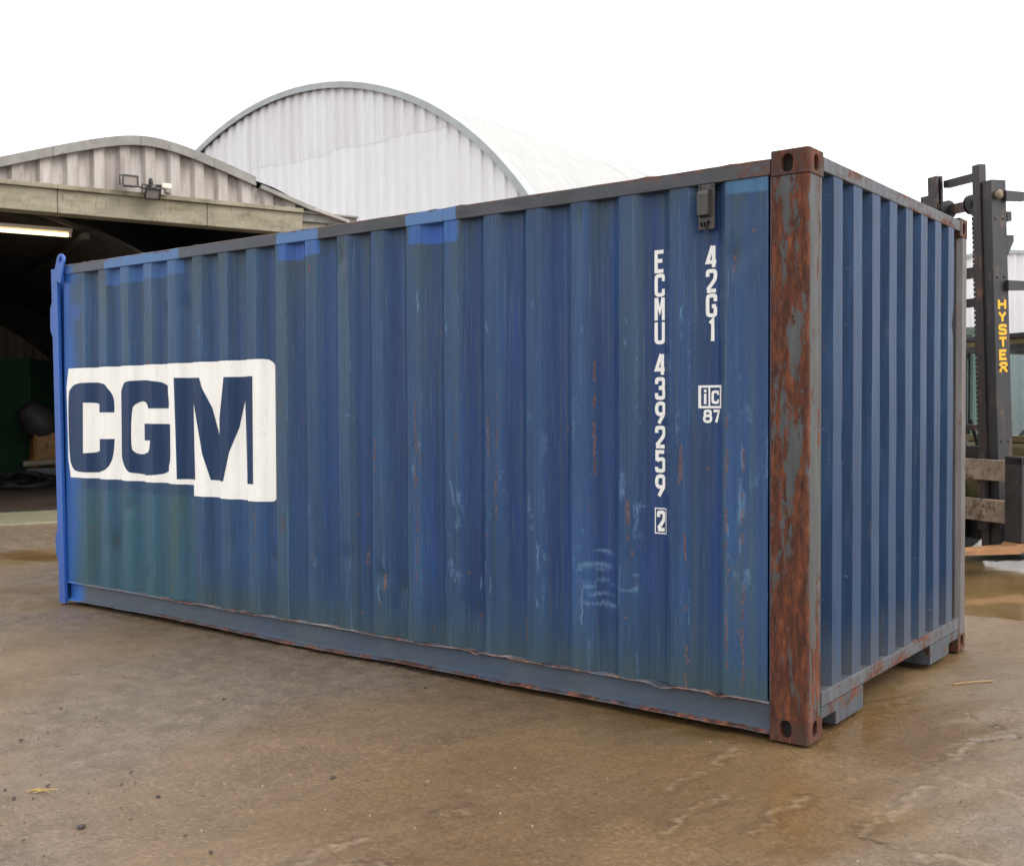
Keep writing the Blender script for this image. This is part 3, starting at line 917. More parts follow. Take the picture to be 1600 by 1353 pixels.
# end wall: deep vertical flutes
ey = []
ex = []
EP = .2515
for k in range(8):
    y0 = .290 + k * EP                                # outer flat of each flute
    for dy, xx in ((0, -.005), (.112, -.005), (.142, -.053), (.218, -.053)):
        ey.append(y0 + dy); ex.append(xx)
ey = [.150, .256] + ey + [2.30]; ex = [-.053, -.053] + ex + [-.053]
YY = []; XX = []
for (a, b), (p, q) in zip(zip(ey[:-1], ey[1:]), zip(ex[:-1], ex[1:])):
    nseg = 6
    for i in range(nseg): YY.append(a + (b - a) * i / nseg); XX.append(p + (q - p) * i / nseg)
YY.append(ey[-1]); XX.append(ex[-1])
zz = np.linspace(.20, 2.515, 50)
Yg, Zg = np.meshgrid(np.array(YY), zz, indexing='ij')
Xg = np.repeat(np.array(XX)[:, None], len(zz), 1) + .0018 * vnoise(Yg * 4, Zg * 2.2, 201)
Xg = Xg - .010 * np.exp(-((Yg - 2.14) ** 2 + (Zg - 1.95) ** 2) / .05 ** 2) - .006 * np.exp(-((Yg - .45) ** 2 + (Zg - 1.3) ** 2) / .1 ** 2)
ep = grid_mesh('end_panel', Xg, Yg, Zg, M_BLUE, box, True, flip=True)
ep.data.set_sharp_from_angle(angle=math.radians(20))

xs = np.arange(XL + .05, -.15, .035)
Xf, Zf = np.meshgrid(xs, np.linspace(.16, 2.5, 6), indexing='ij')
grid_mesh('side_panel', Xf, 2.431 - prof(Xf), Zf, M_DARKBLUE, box)
Xf, Yf = np.meshgrid(xs, np.linspace(.05, 2.39, 8), indexing='ij')
grid_mesh('roof_panel', Xf, Yf, 2.545 + .008 * np.sin(Xf * 2 * math.pi / .21), M_DARKBLUE, box)
mb = MB(); mb.box(XL + .06, -.1, .085, 2.35, .165, .2); mb.build('floor_panel', plain('dark_floor_board', (50, 42, 36), .8), box)
for k in range(12):
    mb = MB(); x = -5.6 + k * .42; mb.box(x, x + .05, .085, 2.35, .05, .162); mb.build('cross_member', plain('tarred_steel', (34, 33, 33), .7) if k == 0 else bpy.data.materials['tarred_steel'], box)

# rails: dark grey-blue with rusted edges; touch-up patches repeated on the top rail
mr = NT('top_rail_paint')
vr = mr.coord((1.2, 4, 4))
n1 = mr.noise(2.2, 7, .7, vr, .3)
n2 = mr.noise(30, 5, .7)
sx = mr.n('ShaderNodeSeparateXYZ'); mr.link(mr.coord(), sx.inputs[0])
px, pz = sx.outputs[0], sx.outputs[2]
base = mr.ramp(n1, [(.3, lin((44, 45, 48))), (.5, lin((58, 61, 66))), (.7, lin((68, 75, 86)))])
lf = mr.mask(px, -3.0, -5.2)
base = mr.mix(mr.math('MULTIPLY', lf, .5), base, lin((82, 96, 112)))
for x0, x1 in ((-5.34, -4.45), (-3.452, -3.08), (-2.36, -1.99)):
    wob = mr.math('ADD', px, mr.math('MULTIPLY', mr.math('SUBTRACT', n2, .5), .03))
    k = mr.math('MULTIPLY', mr.mask(wob, x0 - .004, x0 + .004), mr.mask(wob, x1 + .004, x1 - .004))
    gap = mr.mask(mr.noise(5, 3, .6, mr.coord((1, .1, .1))), .34, .38)
    base = mr.mix(mr.math('MULTIPLY', k, mr.math('ADD', .25, mr.math('MULTIPLY', gap, .7))), base, lin((72, 112, 162)))
base = mr.mix(mr.mask(px, -5.72, -5.86), base, lin((54, 104, 176)))
edge = mr.math('ADD', mr.mask(pz, 2.542, 2.566), mr.math('MULTIPLY', mr.mask(px, -1.4, -.2), .28))
rf = mr.math('ADD', mr.math('ADD', mr.math('MULTIPLY', n1, .55), mr.math('MULTIPLY', n2, .35)), mr.math('MULTIPLY', edge, .16))
rust = mr.ramp(mr.noise(16, 5, .7), [(.3, RUST3), (.5, RUST1), (.7, RUST2)])
col = mr.mix(mr.mask(rf, .495, .57), base, rust)
mr.bump(n2, .3, .004)
M_TRAIL = mr.set(col, .5)

mr = NT('bottom_rail_paint')
vr = mr.coord((1.2, 4, 3))
n1 = mr.noise(2.0, 7, .7, vr, .3); n2 = mr.noise(32, 5, .7); n3 = mr.noise(6, 6, .7, mr.coord((1, 1, .6)))
sx = mr.n('ShaderNodeSeparateXYZ'); mr.link(mr.coord(), sx.inputs[0])
px, py, pz = sx.outputs
base = mr.ramp(n1, [(.3, lin((58, 67, 76))), (.5, lin((68, 79, 90))), (.72, lin((78, 90, 100)))])
base = mr.mix(mr.math('MULTIPLY', mr.mask(mr.noise(1.3, 4, .6, mr.coord((1, 1, 1))), .45, .6), .4), base, lin((56, 74, 102)))
base = mr.mix(mr.math('MULTIPLY', mr.mask(px, -4.6, -5.6), .55), base, lin((88, 91, 91)))
base = mr.mix(mr.mask(mr.math('ADD', px, mr.math('MULTIPLY', mr.math('SUBTRACT', n3, .5), .15)), -5.68, -5.76), base, lin((54, 104, 176)))
lip = mr.mask(py, .036, .022)
rf = mr.math('ADD', mr.math('ADD', mr.math('MULTIPLY', n3, .55), mr.math('MULTIPLY', n2, .35)), mr.math('MULTIPLY', lip, .17))
rf = mr.math('SUBTRACT', rf, mr.math('MULTIPLY', mr.mask(px, -4.6, -5.6), .25))
rust = mr.ramp(mr.noise(18, 5, .7), [(.3, RUST3), (.48, RUST1), (.7, lin((150, 98, 74)))])
col = mr.mix(mr.mask(rf, .57, .63), base, rust)
worn = mr.math('MULTIPLY', mr.mask(pz, .160, .168), mr.mask(n1, .38, .55))
col = mr.mix(mr.math('MULTIPLY', worn, .7), col, lin((168, 160, 156)))
mr.bump(n2, .3, .004)
M_BRAIL = mr.set(col, .48)

# top side rails
xs = np.linspace(XL + .03, -.180, 120)
for yy, sgn in ((0.0, 1), (2.438, -1)):
    mb = MB(); vs = []; fs = []
    for x in xs:
        w = .0025 * float(vnoise(np.array(x * 3.1), np.array(.3), 301)); w2 = .0016 * float(vnoise(np.array(x * 11), np.array(.3), 302)) + (.004 if random.random() < .06 else 0)
        for y, z in ((0 + w, 2.492), (.003 + w, 2.489), (.058, 2.489), (.06, 2.558), (.006 + w, 2.561 + w2), (0 + w, 2.557 + w2)):
            vs.append((x, yy + sgn * y, z))
    n = len(xs)
    for i in range(n - 1):
        for k in range(6): fs.append((6 * i + k, 6 * i + (k + 1) % 6, 6 * (i + 1) + (k + 1) % 6, 6 * (i + 1) + k))
    fs += [(0, 1, 2, 3, 4, 5), tuple(range(6 * (n - 1), 6 * n))]
    mb.add(vs, fs); mb.build('top_side_rail', M_TRAIL, box)
# bottom side rails: C channel with a bent upper lip
xs = np.linspace(XL + .03, -.180, 420)
for yy, sgn in ((0.0, 1), (2.438, -1)):
    mb = MB(); vs = []; fs = []
    for x in xs:
        n_ = lambda f, s: float(vnoise(np.array(x * f), np.array(.5), s))
        mid = min(1, max(0, (x + 5.7) / 1.2))
        lipy = .004 * n_(5, 311) * mid + .003 * n_(16, 312) * mid
        lipz = .005 * n_(3.6, 313) * mid + .004 * n_(11, 314) * mid
        for c, w, a in ((-.72, .05, .016), (-.43, .035, .012), (-1.86, .03, .012), (-1.66, .02, -.008), (-3.9, .03, .008)):
            g = math.exp(-((x - c) / w) ** 2); lipz -= a * g; lipy -= .3 * a * g
        bz = .004 * n_(2.5, 315) + (.003 * n_(9, 316)) - .014 * math.exp(-((x + 3.2) / .7) ** 2)
        pr = [(.078, .163), (-.002 + lipy, .163 + lipz), (-.004 + lipy, .158 + lipz), (-.001 + lipy, .154 + lipz), (.030, .150 + lipz * .4), (.038, .142), (.038, .046 + bz), (.028, .036 + bz), (.002, .030 + bz), (.001, .024 + bz), (.078, .024 + bz)]
        for y, z in pr: vs.append((x, yy + sgn * y, z))
    n = len(xs); K = 11
    for i in range(n - 1):
        for k in range(K): fs.append((K * i + k, K * i + (k + 1) % K, K * (i + 1) + (k + 1) % K, K * (i + 1) + k))
    fs += [tuple(range(K)), tuple(range(K * (n - 1), K * n))]
    mb.add(vs, fs); mb.build('bottom_side_rail', M_BRAIL, box, True)

# end rails
M_ERAIL = rusty('grey_end_rail', (80, 83, 88), .50, .58, stretch=(3, 1.2, 5), scale=2.2)
mb = MB(); mb.box(-.062, -.001, .165, 2.276, 2.510, 2.574, bev=.006); mb.build('top_end_rail', M_ERAIL, box)
mb = MB(); mb.box(-.085, -.001, .158, 2.28, .137, .205, bev=.005); mb.build('bottom_end_rail', M_ERAIL, box)
M_SILL = rusty('grey_sill_plate', (68, 74, 80), .54, .61, stretch=(3, 1.5, 3), scale=2.0)
for a, b, na, nb in ((.158, .686, .158, .335), (1.744, 2.28, 2.10, 2.28)):
    if na == a: pts = [(a, .134), (a, .085), (nb, .082), (nb, .020), (b, .020), (b, .134)]
    else: pts = [(a, .134), (a, .024), (na, .024), (na, .084), (b, .084), (b, .134)]
    mb = MB(); mb.prism(pts, 'x', -.32, -.004); mb.build('sill_plate', M_SILL, box)

# corner posts: grey paint half lost to rust on the long side
def post_extra(m, f):
    sx = m.n('ShaderNodeSeparateXYZ'); m.link(m.coord(), sx.inputs[0])
    y = m.mask(sx.outputs[1], .012, .03)
    ed = m.math('MAXIMUM', m.mask(sx.outputs[0], -.125, -.17), m.math('MULTIPLY', m.mask(sx.outputs[0], -.055, -.01), m.mask(sx.outputs[1], .03, .012)))
    up = m.mask(sx.outputs[2], 2.0, 2.5)
    f = m.math('ADD', f, m.math('MULTIPLY', ed, .05))
    cen = m.math('MULTIPLY', m.math('MULTIPLY', m.mask(sx.outputs[0], -.15, -.11), m.mask(sx.outputs[0], -.045, -.085)), m.mask(sx.outputs[2], .5, 1.3))
    f = m.math('SUBTRACT', f, m.math('MULTIPLY', cen, .036))
    low = m.math('MULTIPLY', m.mask(sx.outputs[2], .9, .3), .05)
    f = m.math('ADD', f, low)
    return m.math('SUBTRACT', f, m.math('MULTIPLY', y, .085))
M_POST = rusty('rusted_corner_post', (74, 76, 77), .462, .495, stretch=(14, 14, 2.2), scale=1.0, extra=post_extra)
M_POST2 = rusty('weathered_corner_post', (92, 88, 87), .56, .66, stretch=(8, 8, 1.6), scale=1.4)
def post(x0, x1, y0, y1, mat, name='corner_post', zt=2.478):
    mb = MB(); r = .016
    pts = [(x0, y0), (x1 - r, y0)] + [(x1 - r + r * math.sin(a), y0 + r - r * math.cos(a)) for a in (math.pi / 8, math.pi / 4, 3 * math.pi / 8)] + [(x1, y0 + r), (x1, y1 - .004), (x1 - .004, y1), (x1 - .05, y1), (x1 - .062, y1 - .03), (x0 + .03, y1 - .05), (x0, y0 + .05)]
    mb.prism(pts, 'z', .100, zt)
    return mb.build(name, mat, box, True)
post(-.176, -.003, .003, .150, M_POST)
mb = MB(); r = .012
mb.prism([(-.17, 2.31), (-.03, 2.31), (-.003, 2.335), (-.003, 2.435 - r), (-.003 - r, 2.435), (-.17, 2.435)], 'z', .1, 2.478)
mb.build('corner_post', M_POST2, box)
mb = MB(); mb.box(-.1855, -.1785, .014, .06, .17, 2.487); mb.build('post_seam', M_DARKBLUE, box)

# corner castings with their oval holes
M_CAST = rusty('rusted_casting', (66, 48, 42), .42, .56, stretch=(4, 4, 3), scale=2.2, fine=1.2)
M_HOLE = plain('casting_hole_shade', (30, 24, 22), .9, .2, 9)


def oval(cu, cv, w, h, n=24):
    """stadium outline"""
    out = []; r = min(w, h) / 2
    for k in range(n):
        a = 2 * math.pi * k / n
        u, v = math.cos(a) * r, math.sin(a) * r
        if h > w: v += math.copysign((h - w) / 2, v if abs(v) > 1e-9 else 1)
        out.append((cu + u, cv + v))
    return out


def face_with_hole(bm, rect, hole, mapf, depthv):
    outer = [bm.verts.new(mapf(u, v, 0)) for u, v in rect]
    inner = [bm.verts.new(mapf(u, v, 0)) for u, v in hole]
    inn2 = [bm.verts.new(mapf(u * 1.0, v, depthv)) for u, v in hole]
    es = [bm.edges.new((outer[i], outer[(i + 1) % len(outer)])) for i in range(len(outer))]
    es += [bm.edges.new((inner[i], inner[(i + 1) % len(inner)])) for i in range(len(inner))]
    bmesh.ops.triangle_fill(bm, edges=es, use_beauty=True)
    n = len(inner)
    for i in range(n): bm.faces.new((inner[i], inner[(i + 1) % n], inn2[(i + 1) % n], inn2[i]))
    return outer


def casting(z0, z1, hz, flipY=False):
    """casting at the x = 0 end; near (y 0) or mirrored to the far corner"""
    r = .018
    bm = bmesh.new()
    ym = (lambda y: 2.438 - y) if flipY else (lambda y: y)
    side = [(-.178, z0), (-r, z0), (-r, z1), (-.178, z1)]
    face_with_hole(bm, side, oval(-.102, hz, .052, .078), lambda u, v, d: (u, ym(d), v), .03)
    end = [(r, z0), (.162, z0), (.162, z1), (r, z1)]
    face_with_hole(bm, end, oval(.080, hz, .050, .072), lambda u, v, d: (-d, ym(u), v), .03)
    arc = [(-r + r * math.sin(a), r - r * math.cos(a)) for a in np.linspace(0, math.pi / 2, 6)]
    vb = [bm.verts.new((x, ym(y), z0)) for x, y in arc]; vt = [bm.verts.new((x, ym(y), z1)) for x, y in arc]
    for i in range(5): bm.faces.new((vb[i], vb[i + 1], vt[i + 1], vt[i]))
    for z, ring in ((z0, vb), (z1, vt)):
        a = bm.verts.new((-.178, ym(0), z)); b = bm.verts.new((-.178, ym(.162), z)); c = bm.verts.new((0, ym(.162), z))
        bm.faces.new([a] + ring + [c, b])
    bm.faces.new([bm.verts.new(p) for p in ((-.178, ym(0), z0), (-.178, ym(.162), z0), (-.178, ym(.162), z1), (-.178, ym(0), z1))])
    bm.faces.new([bm.verts.new(p) for p in ((0, ym(.162), z0), (-.178, ym(.162), z0), (-.178, ym(.162), z1), (0, ym(.162), z1))])
    bmesh.ops.remove_doubles(bm, verts=bm.verts[:], dist=.0004)
    bmesh.ops.recalc_face_normals(bm, faces=bm.faces[:])
    me = bpy.data.meshes.new('corner_casting'); bm.to_mesh(me); bm.free()
    me.materials.append(M_CAST)
    o = bpy.data.objects.new('corner_casting', me); COL.objects.link(o); o.parent = box
    bv = o.modifiers.new('soft_edges', 'BEVEL'); bv.width = .005; bv.segments = 2; bv.limit_method = 'ANGLE'; bv.angle_limit = math.radians(50)
    ca = MB(); ca.box(-.15, -.031, min(ym(.031), ym(.14)), max(ym(.031), ym(.14)), z0 + .008, z1 - .008); c = ca.build('cavity_shade_block', M_HOLE, o)  # dark block behind the holes stands in for the shade inside
    return o


for fy in (False, True):
    casting(0.0, .099, .058, fy)
    casting(2.480, 2.592, 2.532, fy)

# freshly painted steel frame at the cut end
M_FRESH = plain('fresh_bright_blue', (42, 90, 168), .42, .12, 3, stretch=(2, 2, .6))
mb = MB()
Sh = Matrix(((1, 0, -.022, .01), (0, 1, 0, 0), (0, 0, 1, 0), (0, 0, 0, 1)))
mb.box(XL - .045, XL + .035, -.022, .0, 0.0, 2.535, 0, Sh); mb.box(XL - .045, XL - .03, .003, .10, 0.0, 2.535, 0, Sh)
mb.build('end_frame_angle', M_FRESH, box)
for z0, z1 in ((1.98, 2.34), (.28, .60)):
    mb = MB(); mb.prism([(0, z0), (-.05, z0 + .1), (-.05, z1 - .1), (0, z1)], 'y', -.012, .05, 0, Matrix.Translation((XL - .047 - .020 * z0 + .008, 0, 0))); mb.build('door_hinge', M_FRESH, box)
bm = bmesh.new()
Ml = Matrix.Translation((XL + .045, -.032, 2.565)) @ Matrix.Rotation(.38, 4, 'Y')
lug = [(-.05, -.13), (.06, -.13), (.05, .0)] + [(.05 * math.cos(a), .03 + .05 * math.sin(a)) for a in np.linspace(.2, math.pi - .2, 9)] + [(-.05, 0)]
face_with_hole(bm, lug, oval(0, .03, .04, .06, 16), lambda u, v, d: Ml @ Vector((u, d, v)), .025)
bmesh.ops.remove_doubles(bm, verts=bm.verts[:], dist=.0002)
me = bpy.data.meshes.new('lifting_lug'); bm.to_mesh(me); bm.free(); me.materials.append(M_FRESH)
lo = bpy.data.objects.new('lifting_lug', me); COL.objects.link(lo); lo.parent = box
sm = lo.modifiers.new('plate', 'SOLIDIFY'); sm.thickness = .012
mb = MB(); mb.box(XL - .02, XL, .11, 2.33, .03, 2.52); mb.build('door_leaf', M_FRESH, box)

# ventilator near the right end
M_VENT = plain('dark_vent_paint', (62, 58, 56), .45, .2, 10)
ox = float(panel_y(np.array(-.49), np.array(2.38)))
ventp = MB(); ventp.box(-.531, -.450, .0, .012, 2.283, 2.488, bev=.003); vent = ventp.build('vent_plate', M_VENT, box)
mb = MB()
mb.prism([(-.006, 2.462), (.002, 2.468), (.002, 2.338), (-.030, 2.346), (-.032, 2.44), (-.022, 2.456)], 'x', -.522, -.468); mb.build('vent_hood', M_VENT, vent)
mb = MB()
mb.box(-.520, -.474, -.02, -.001, 2.312, 2.322)
for k in range(3): mb.box(-.518 + .015 * k, -.511 + .015 * k, -.014, -.001, 2.298, 2.312)
mb.build('vent_louvre', M_BLACK, vent)
for x, z in ((-.52, 2.477), (-.461, 2.477), (-.489, 2.291)):
    mb = MB(); mb.lathe([(.005, 0), (.005, .005), (.003, .007)], 8, 0, Matrix.Translation((x, -.001, z)) @ Matrix.Rotation(math.pi / 2, 4, 'X')); mb.build('rivet', M_BLACK, vent)

# ------------------------------------------------------------------ lettering on the long side
def chaikin(p, it=3):
    p = [Vector((a, b)) for a, b in p]
    closed = (p[0] - p[-1]).length < 1e-6
    for _ in range(it):
        q = [] if closed else [p[0]]
        for a, b in zip(p[:-1], p[1:]): q += [a * .75 + b * .25, a * .25 + b * .75]
        if closed: q.append(q[0])
        else: q.append(p[-1])
        p = q
    return p


A, S_ = 1, 0
GL = {
    'E': [(S_, [(1, 1), (0, 1), (0, 0), (1, 0)]), (S_, [(.13, .53), (.85, .53)])],
    'C': [(A, [(1, .70), (1, .9), (.95, 1), (.05, 1), (0, .8), (0, .2), (.05, 0), (.95, 0), (1, .1), (1, .3)])],
    'M': [(S_, [(0, -.09), (0, 1.09)]), (S_, [(1, -.09), (1, 1.09)]), (S_, [(.06, 1.09), (.5, .38), (.94, 1.09)])],
    'U': [(A, [(0, 1.05), (0, .35), (0, .12), (.1, 0), (.9, 0), (1, .12), (1, .35), (1, 1.05)])],
    '4': [(S_, [(1.1, .22), (-.02, .22), (.62, 1.03)]), (S_, [(.78, 1.03), (.78, -.06)])],
    '3': [(A, [(0, .74), (0, .95), (.1, 1), (.9, 1), (.95, .9), (.95, .6), (.6, .54), (.3, .53)]), (A, [(.3, .53), (.8, .52), (1, .45), (1, .1), (.9, 0), (.1, 0), (0, .06), (0, .26)])],
    '9': [(A, [(1, .75), (1, 1), (0, 1), (0, .42), (1, .42), (1, .75)]), (A, [(1, .78), (1, .45), (.75, .3), (.3, -.06)])],
    '2': [(A, [(0, .72), (0, .95), (.1, 1), (.9, 1), (1, .9), (1, .6), (.6, .38), (.0, .06)]), (S_, [(-.08, 0), (1.08, 0)])],
    '5': [(S_, [(1, 1), (.05, 1), (.05, .52)]), (A, [(.05, .52), (.3, .62), (.95, .62), (1, .5), (1, .1), (.9, 0), (.1, 0), (0, .06), (0, .2)])],
    'G': [(A, [(1, .70), (1, .9), (.95, 1), (.05, 1), (0, .8), (0, .2), (.05, 0), (.95, 0), (1, .1), (1, .42)]), (S_, [(1.08, .46), (.55, .46)])],
    '1': [(S_, [(.3, .84), (.66, 1.0), (.66, -.06)])],
    '8': [(A, [(.5, 1), (.06, 1), (.06, .54), (.94, .54), (.94, 1), (.5, 1)]), (A, [(.5, .54), (-.02, .54), (-.02, 0), (1.02, 0), (1.02, .54), (.5, .54)])],
    '7': [(S_, [(-.06, 1), (1, 1), (.4, -.06)])],
    'H': [(S_, [(0, -.05), (0, 1.05)]), (S_, [(1, -.05), (1, 1.05)]), (S_, [(.15, .5), (.85, .5)])],
    'Y': [(S_, [(-.02, 1.05), (.5, .5), (1.02, 1.05)]), (S_, [(.5, .45), (.5, -.05)])],
    'S': [(A, [(1, .75), (1, .95), (.9, 1), (.1, 1), (0, .9), (0, .62), (.2, .52), (.8, .5), (1, .4), (1, .1), (.9, 0), (.1, 0), (0, .05), (0, .25)])],
    'T': [(S_, [(-.08, 1), (1.08, 1)]), (S_, [(.5, .92), (.5, -.05)])],
    'R': [(S_, [(0, -.05), (0, 1)]), (A, [(.05, 1), (.9, 1), (1, .9), (1, .58), (.9, .5), (.05, .5)]), (S_, [(.55, .46), (1.02, -.05)])],
}


def ribbon(path, w):
    path = [Vector((p[0], p[1])) for p in path]
    n = len(path); closed = (path[0] - path[-1]).length < 1e-6
    L, Rr = [], []
    for i in range(n):
        if closed:
            a = path[(i - 1) % (n - 1)]; b = path[i]; c = path[(i + 1) % (n - 1)] if i < n - 1 else path[1]
        else:
            a = path[max(0, i - 1)]; b = path[i]; c = path[min(n - 1, i + 1)]
        d1 = (b - a).normalized() if (b - a).length > 1e-9 else (c - b).normalized()
        d2 = (c - b).normalized() if (c - b).length > 1e-9 else d1
        n1 = Vector((-d1.y, d1.x)); n2 = Vector((-d2.y, d2.x))
        mv = n1 + n2
        if mv.length < 1e-6: mv = n1
        mv.normalize()
        k = w / 2 / max(.45, mv.dot(n1))
        L.append(b + mv * k); Rr.append(b - mv * k)
    return [(L[i], Rr[i], Rr[i + 1], L[i + 1]) for i in range(n - 1)]


def glyph_quads(ch, x0, z0, w, h, sw):
    """quads of one character; box (x0, z0) lower left, stroke width sw"""
    out = []
    for si, (sm_, pts) in enumerate(GL[ch]):
        pts = chaikin(pts) if sm_ else [Vector(p) for p in pts]
        pp = [Vector((x0 + sw / 2 + p.x * (w - sw), z0 + sw / 2 + p.y * (h - sw))) for p in pts]
        out += [(q, si) for q in ribbon(pp, sw)]
    return out


def conform(name, quads, polys, mat, off, parent, rows=0.06):
    """lays flat print onto the corrugated side: cuts it at the panel's own vertices"""
    bm = bmesh.new()
    lay = bm.verts.layers.float.new('lift')
    for q, si in quads:
        vs = []
        for p in q:
            v = bm.verts.new((p[0], 0, p[1])); v[lay] = si * .0003; vs.append(v)
        bm.faces.new(vs)
    for pl in polys:
        tri = tessellate_polygon([[Vector((a, b, 0)) for a, b in pl]])
        vs = [bm.verts.new((a, 0, b)) for a, b in pl]
        for t3 in tri:
            try: bm.faces.new([vs[i] for i in t3])
            except ValueError: pass
    x0 = min(v.co.x for v in bm.verts); x1 = max(v.co.x for v in bm.verts)
    z0 = min(v.co.z for v in bm.verts); z1 = max(v.co.z for v in bm.verts)
    for gxx in PANEL_X[(PANEL_X > x0) & (PANEL_X < x1)]:
        bmesh.ops.bisect_plane(bm, geom=bm.verts[:] + bm.edges[:] + bm.faces[:], plane_co=(float(gxx), 0, 0), plane_no=(1, 0, 0), dist=1e-6)
    z = z0 + rows
    while z < z1:
        bmesh.ops.bisect_plane(bm, geom=bm.verts[:] + bm.edges[:] + bm.faces[:], plane_co=(0, 0, z), plane_no=(0, 0, 1), dist=1e-6); z += rows
    xs = np.array([v.co.x for v in bm.verts]); zs = np.array([v.co.z for v in bm.verts])
    ys = panel_y(xs, zs)
    for v, y in zip(bm.verts, ys): v.co.y = y - off - v[lay]
    for f in bm.faces:
        f.normal_update()
        if f.normal.y > 0: f.normal_flip()
        f.smooth = True
    me = bpy.data.meshes.new(name); bm.to_mesh(me); bm.free()
    me.materials.append(mat)
    o = bpy.data.objects.new(name, me); COL.objects.link(o); o.parent = parent
    return o


m = NT('white_marking_paint')
n1 = m.noise(40, 5, .7)
M_MARK = m.set(m.mix(m.mask(n1, .55, .75), lin((232, 232, 228)), lin((196, 198, 200))), .5)
m = NT('cream_logo_paint')
vl = m.coord((5, 5, .7))
n1 = m.noise(2.4, 6, .7, vl)
c1 = m.mix(m.mask(n1, .3, .7), lin((236, 234, 226)), lin((248, 247, 242)))
sp = m.noise(9, 6, .75, m.coord((2, 2, 1.1)))
c1 = m.mix(m.mask(sp, .66, .72), c1, lin((150, 112, 80)))
c1 = m.mix(m.math('MULTIPLY', m.mask(m.noise(14, 5, .7, m.coord((3, 1, .4))), .56, .75), .4), c1, lin((206, 200, 186)))
M_LOGO = m.set(c1, .5)
m = NT('navy_logo_paint')
n1 = m.noise(2.4, 6, .7, m.coord((7, 7, .5)))
c1 = m.mix(m.mask(n1, .3, .7), lin((25, 47, 80)), lin((34, 60, 96)))
sp = m.noise(11, 6, .75, m.coord((2, 2, 1)))
c1 = m.mix(m.mask(sp, .68, .73), c1, lin((112, 84, 70)))
c1 = m.mix(m.mask(m.noise(16, 5, .7, m.coord((3, 3, .6))), .70, .76), c1, lin((150, 160, 170)))
M_NAVY = m.set(c1, .45, spec=.25)

LOGO = [(-5.838, 1.779), (-3.625, 1.787), (-3.585, 1.782), (-3.547, 1.766), (-3.525, 1.742), (-3.518, 1.707), (-3.509, .947), (-3.514, .920), (-3.529, .898), (-3.55, .886), (-3.588, .882), (-3.737, .881), (-4.359, .888), (-4.362, .957), (-4.567, .959), (-5.303, .96), (-5.83, .959), (-5.86, 1.1), (-5.87, 1.634)]
LC = [(-5.379, 1.669), (-5.327, 1.626), (-5.29, 1.552), (-5.292, 1.449), (-5.436, 1.449), (-5.449, 1.479), (-5.48, 1.506), (-5.542, 1.521), (-5.65, 1.522), (-5.659, 1.144), (-5.55, 1.15), (-5.488, 1.166), (-5.442, 1.209), (-5.435, 1.254), (-5.291, 1.256), (-5.299, 1.108), (-5.354, 1.01), (-5.731, .997), (-5.814, 1.033), (-5.848, 1.14), (-5.851, 1.587), (-5.8, 1.64), (-5.715, 1.671)]
LG_ = [(-5.096, 1.677), (-4.789, 1.676), (-4.648, 1.638), (-4.602, 1.596), (-4.584, 1.547), (-4.585, 1.477), (-4.824, 1.477), (-4.838, 1.51), (-4.864, 1.527), (-4.974, 1.528), (-5.022, 1.509), (-5.042, 1.47), (-5.048, 1.202), (-5.031, 1.166), (-4.994, 1.148), (-4.847, 1.16), (-4.818, 1.185), (-4.809, 1.254), (-4.887, 1.252), (-4.884, 1.37), (-4.573, 1.368), (-4.573, 1.127), (-4.588, 1.085), (-4.623, 1.049), (-4.754, 1.006), (-5.047, 1.01), (-5.109, 1.047), (-5.141, 1.098), (-5.169, 1.185), (-5.173, 1.507), (-5.161, 1.58), (-5.134, 1.638)]
LM = [(-4.526, 1.685), (-4.246, 1.68), (-4.063, 1.241), (-3.988, 1.679), (-3.7, 1.68), (-3.701, .991), (-3.806, .991), (-3.823, 1.528), (-4.003, .999), (-4.174, .998), (-4.308, 1.517), (-4.299, .997), (-4.502, .993)]
logo = conform('owner_logo', [], [LOGO], M_LOGO, .0020, box)
def soften(p, it=3):
    for _ in range(it):
        q = []; n = len(p)
        for i in range(n):
            a, b, c = Vector(p[i - 1]), Vector(p[i]), Vector(p[(i + 1) % n])
            ang = (b - a).angle(c - b)
            if ang < math.radians(63) and min((b - a).length, (c - b).length) > .012: q += [tuple(b + (a - b) * .27), tuple(b + (c - b) * .27)]
            else: q.append(tuple(b))
        p = q
    return p


for pl in (soften(LC), soften(LG_), LM): conform('logo_letter', [], [pl], M_NAVY, .0036, logo)


def column(name, text, xl, ztop, w, h, step, sw):
    q = []
    for i, ch in enumerate(text):
        if ch == ' ': continue
        q += glyph_quads(ch, xl, ztop - i * step - h, w, h, sw)
    return conform(name, q, [], M_MARK, .0022, box)


column('code_lettering', 'ECMU', -.788, 2.219, .058, .109, .1125, .0182)
column('code_lettering', '439259', -.786, 1.732, .059, .108, .1155, .0182)
column('size_lettering', '42G1', -.517, 2.220, .058, .109, .1125, .0182)


def frame_quads(x0, x1, z0, z1, w):
    R4 = lambda a, b, c, d: ([(a, c), (b, c), (b, d), (a, d)], 0)
    return [R4(x0, x1, z0, z0 + w), R4(x0, x1, z1 - w, z1), R4(x0, x0 + w, z0 + w, z1 - w), R4(x1 - w, x1, z0 + w, z1 - w)]


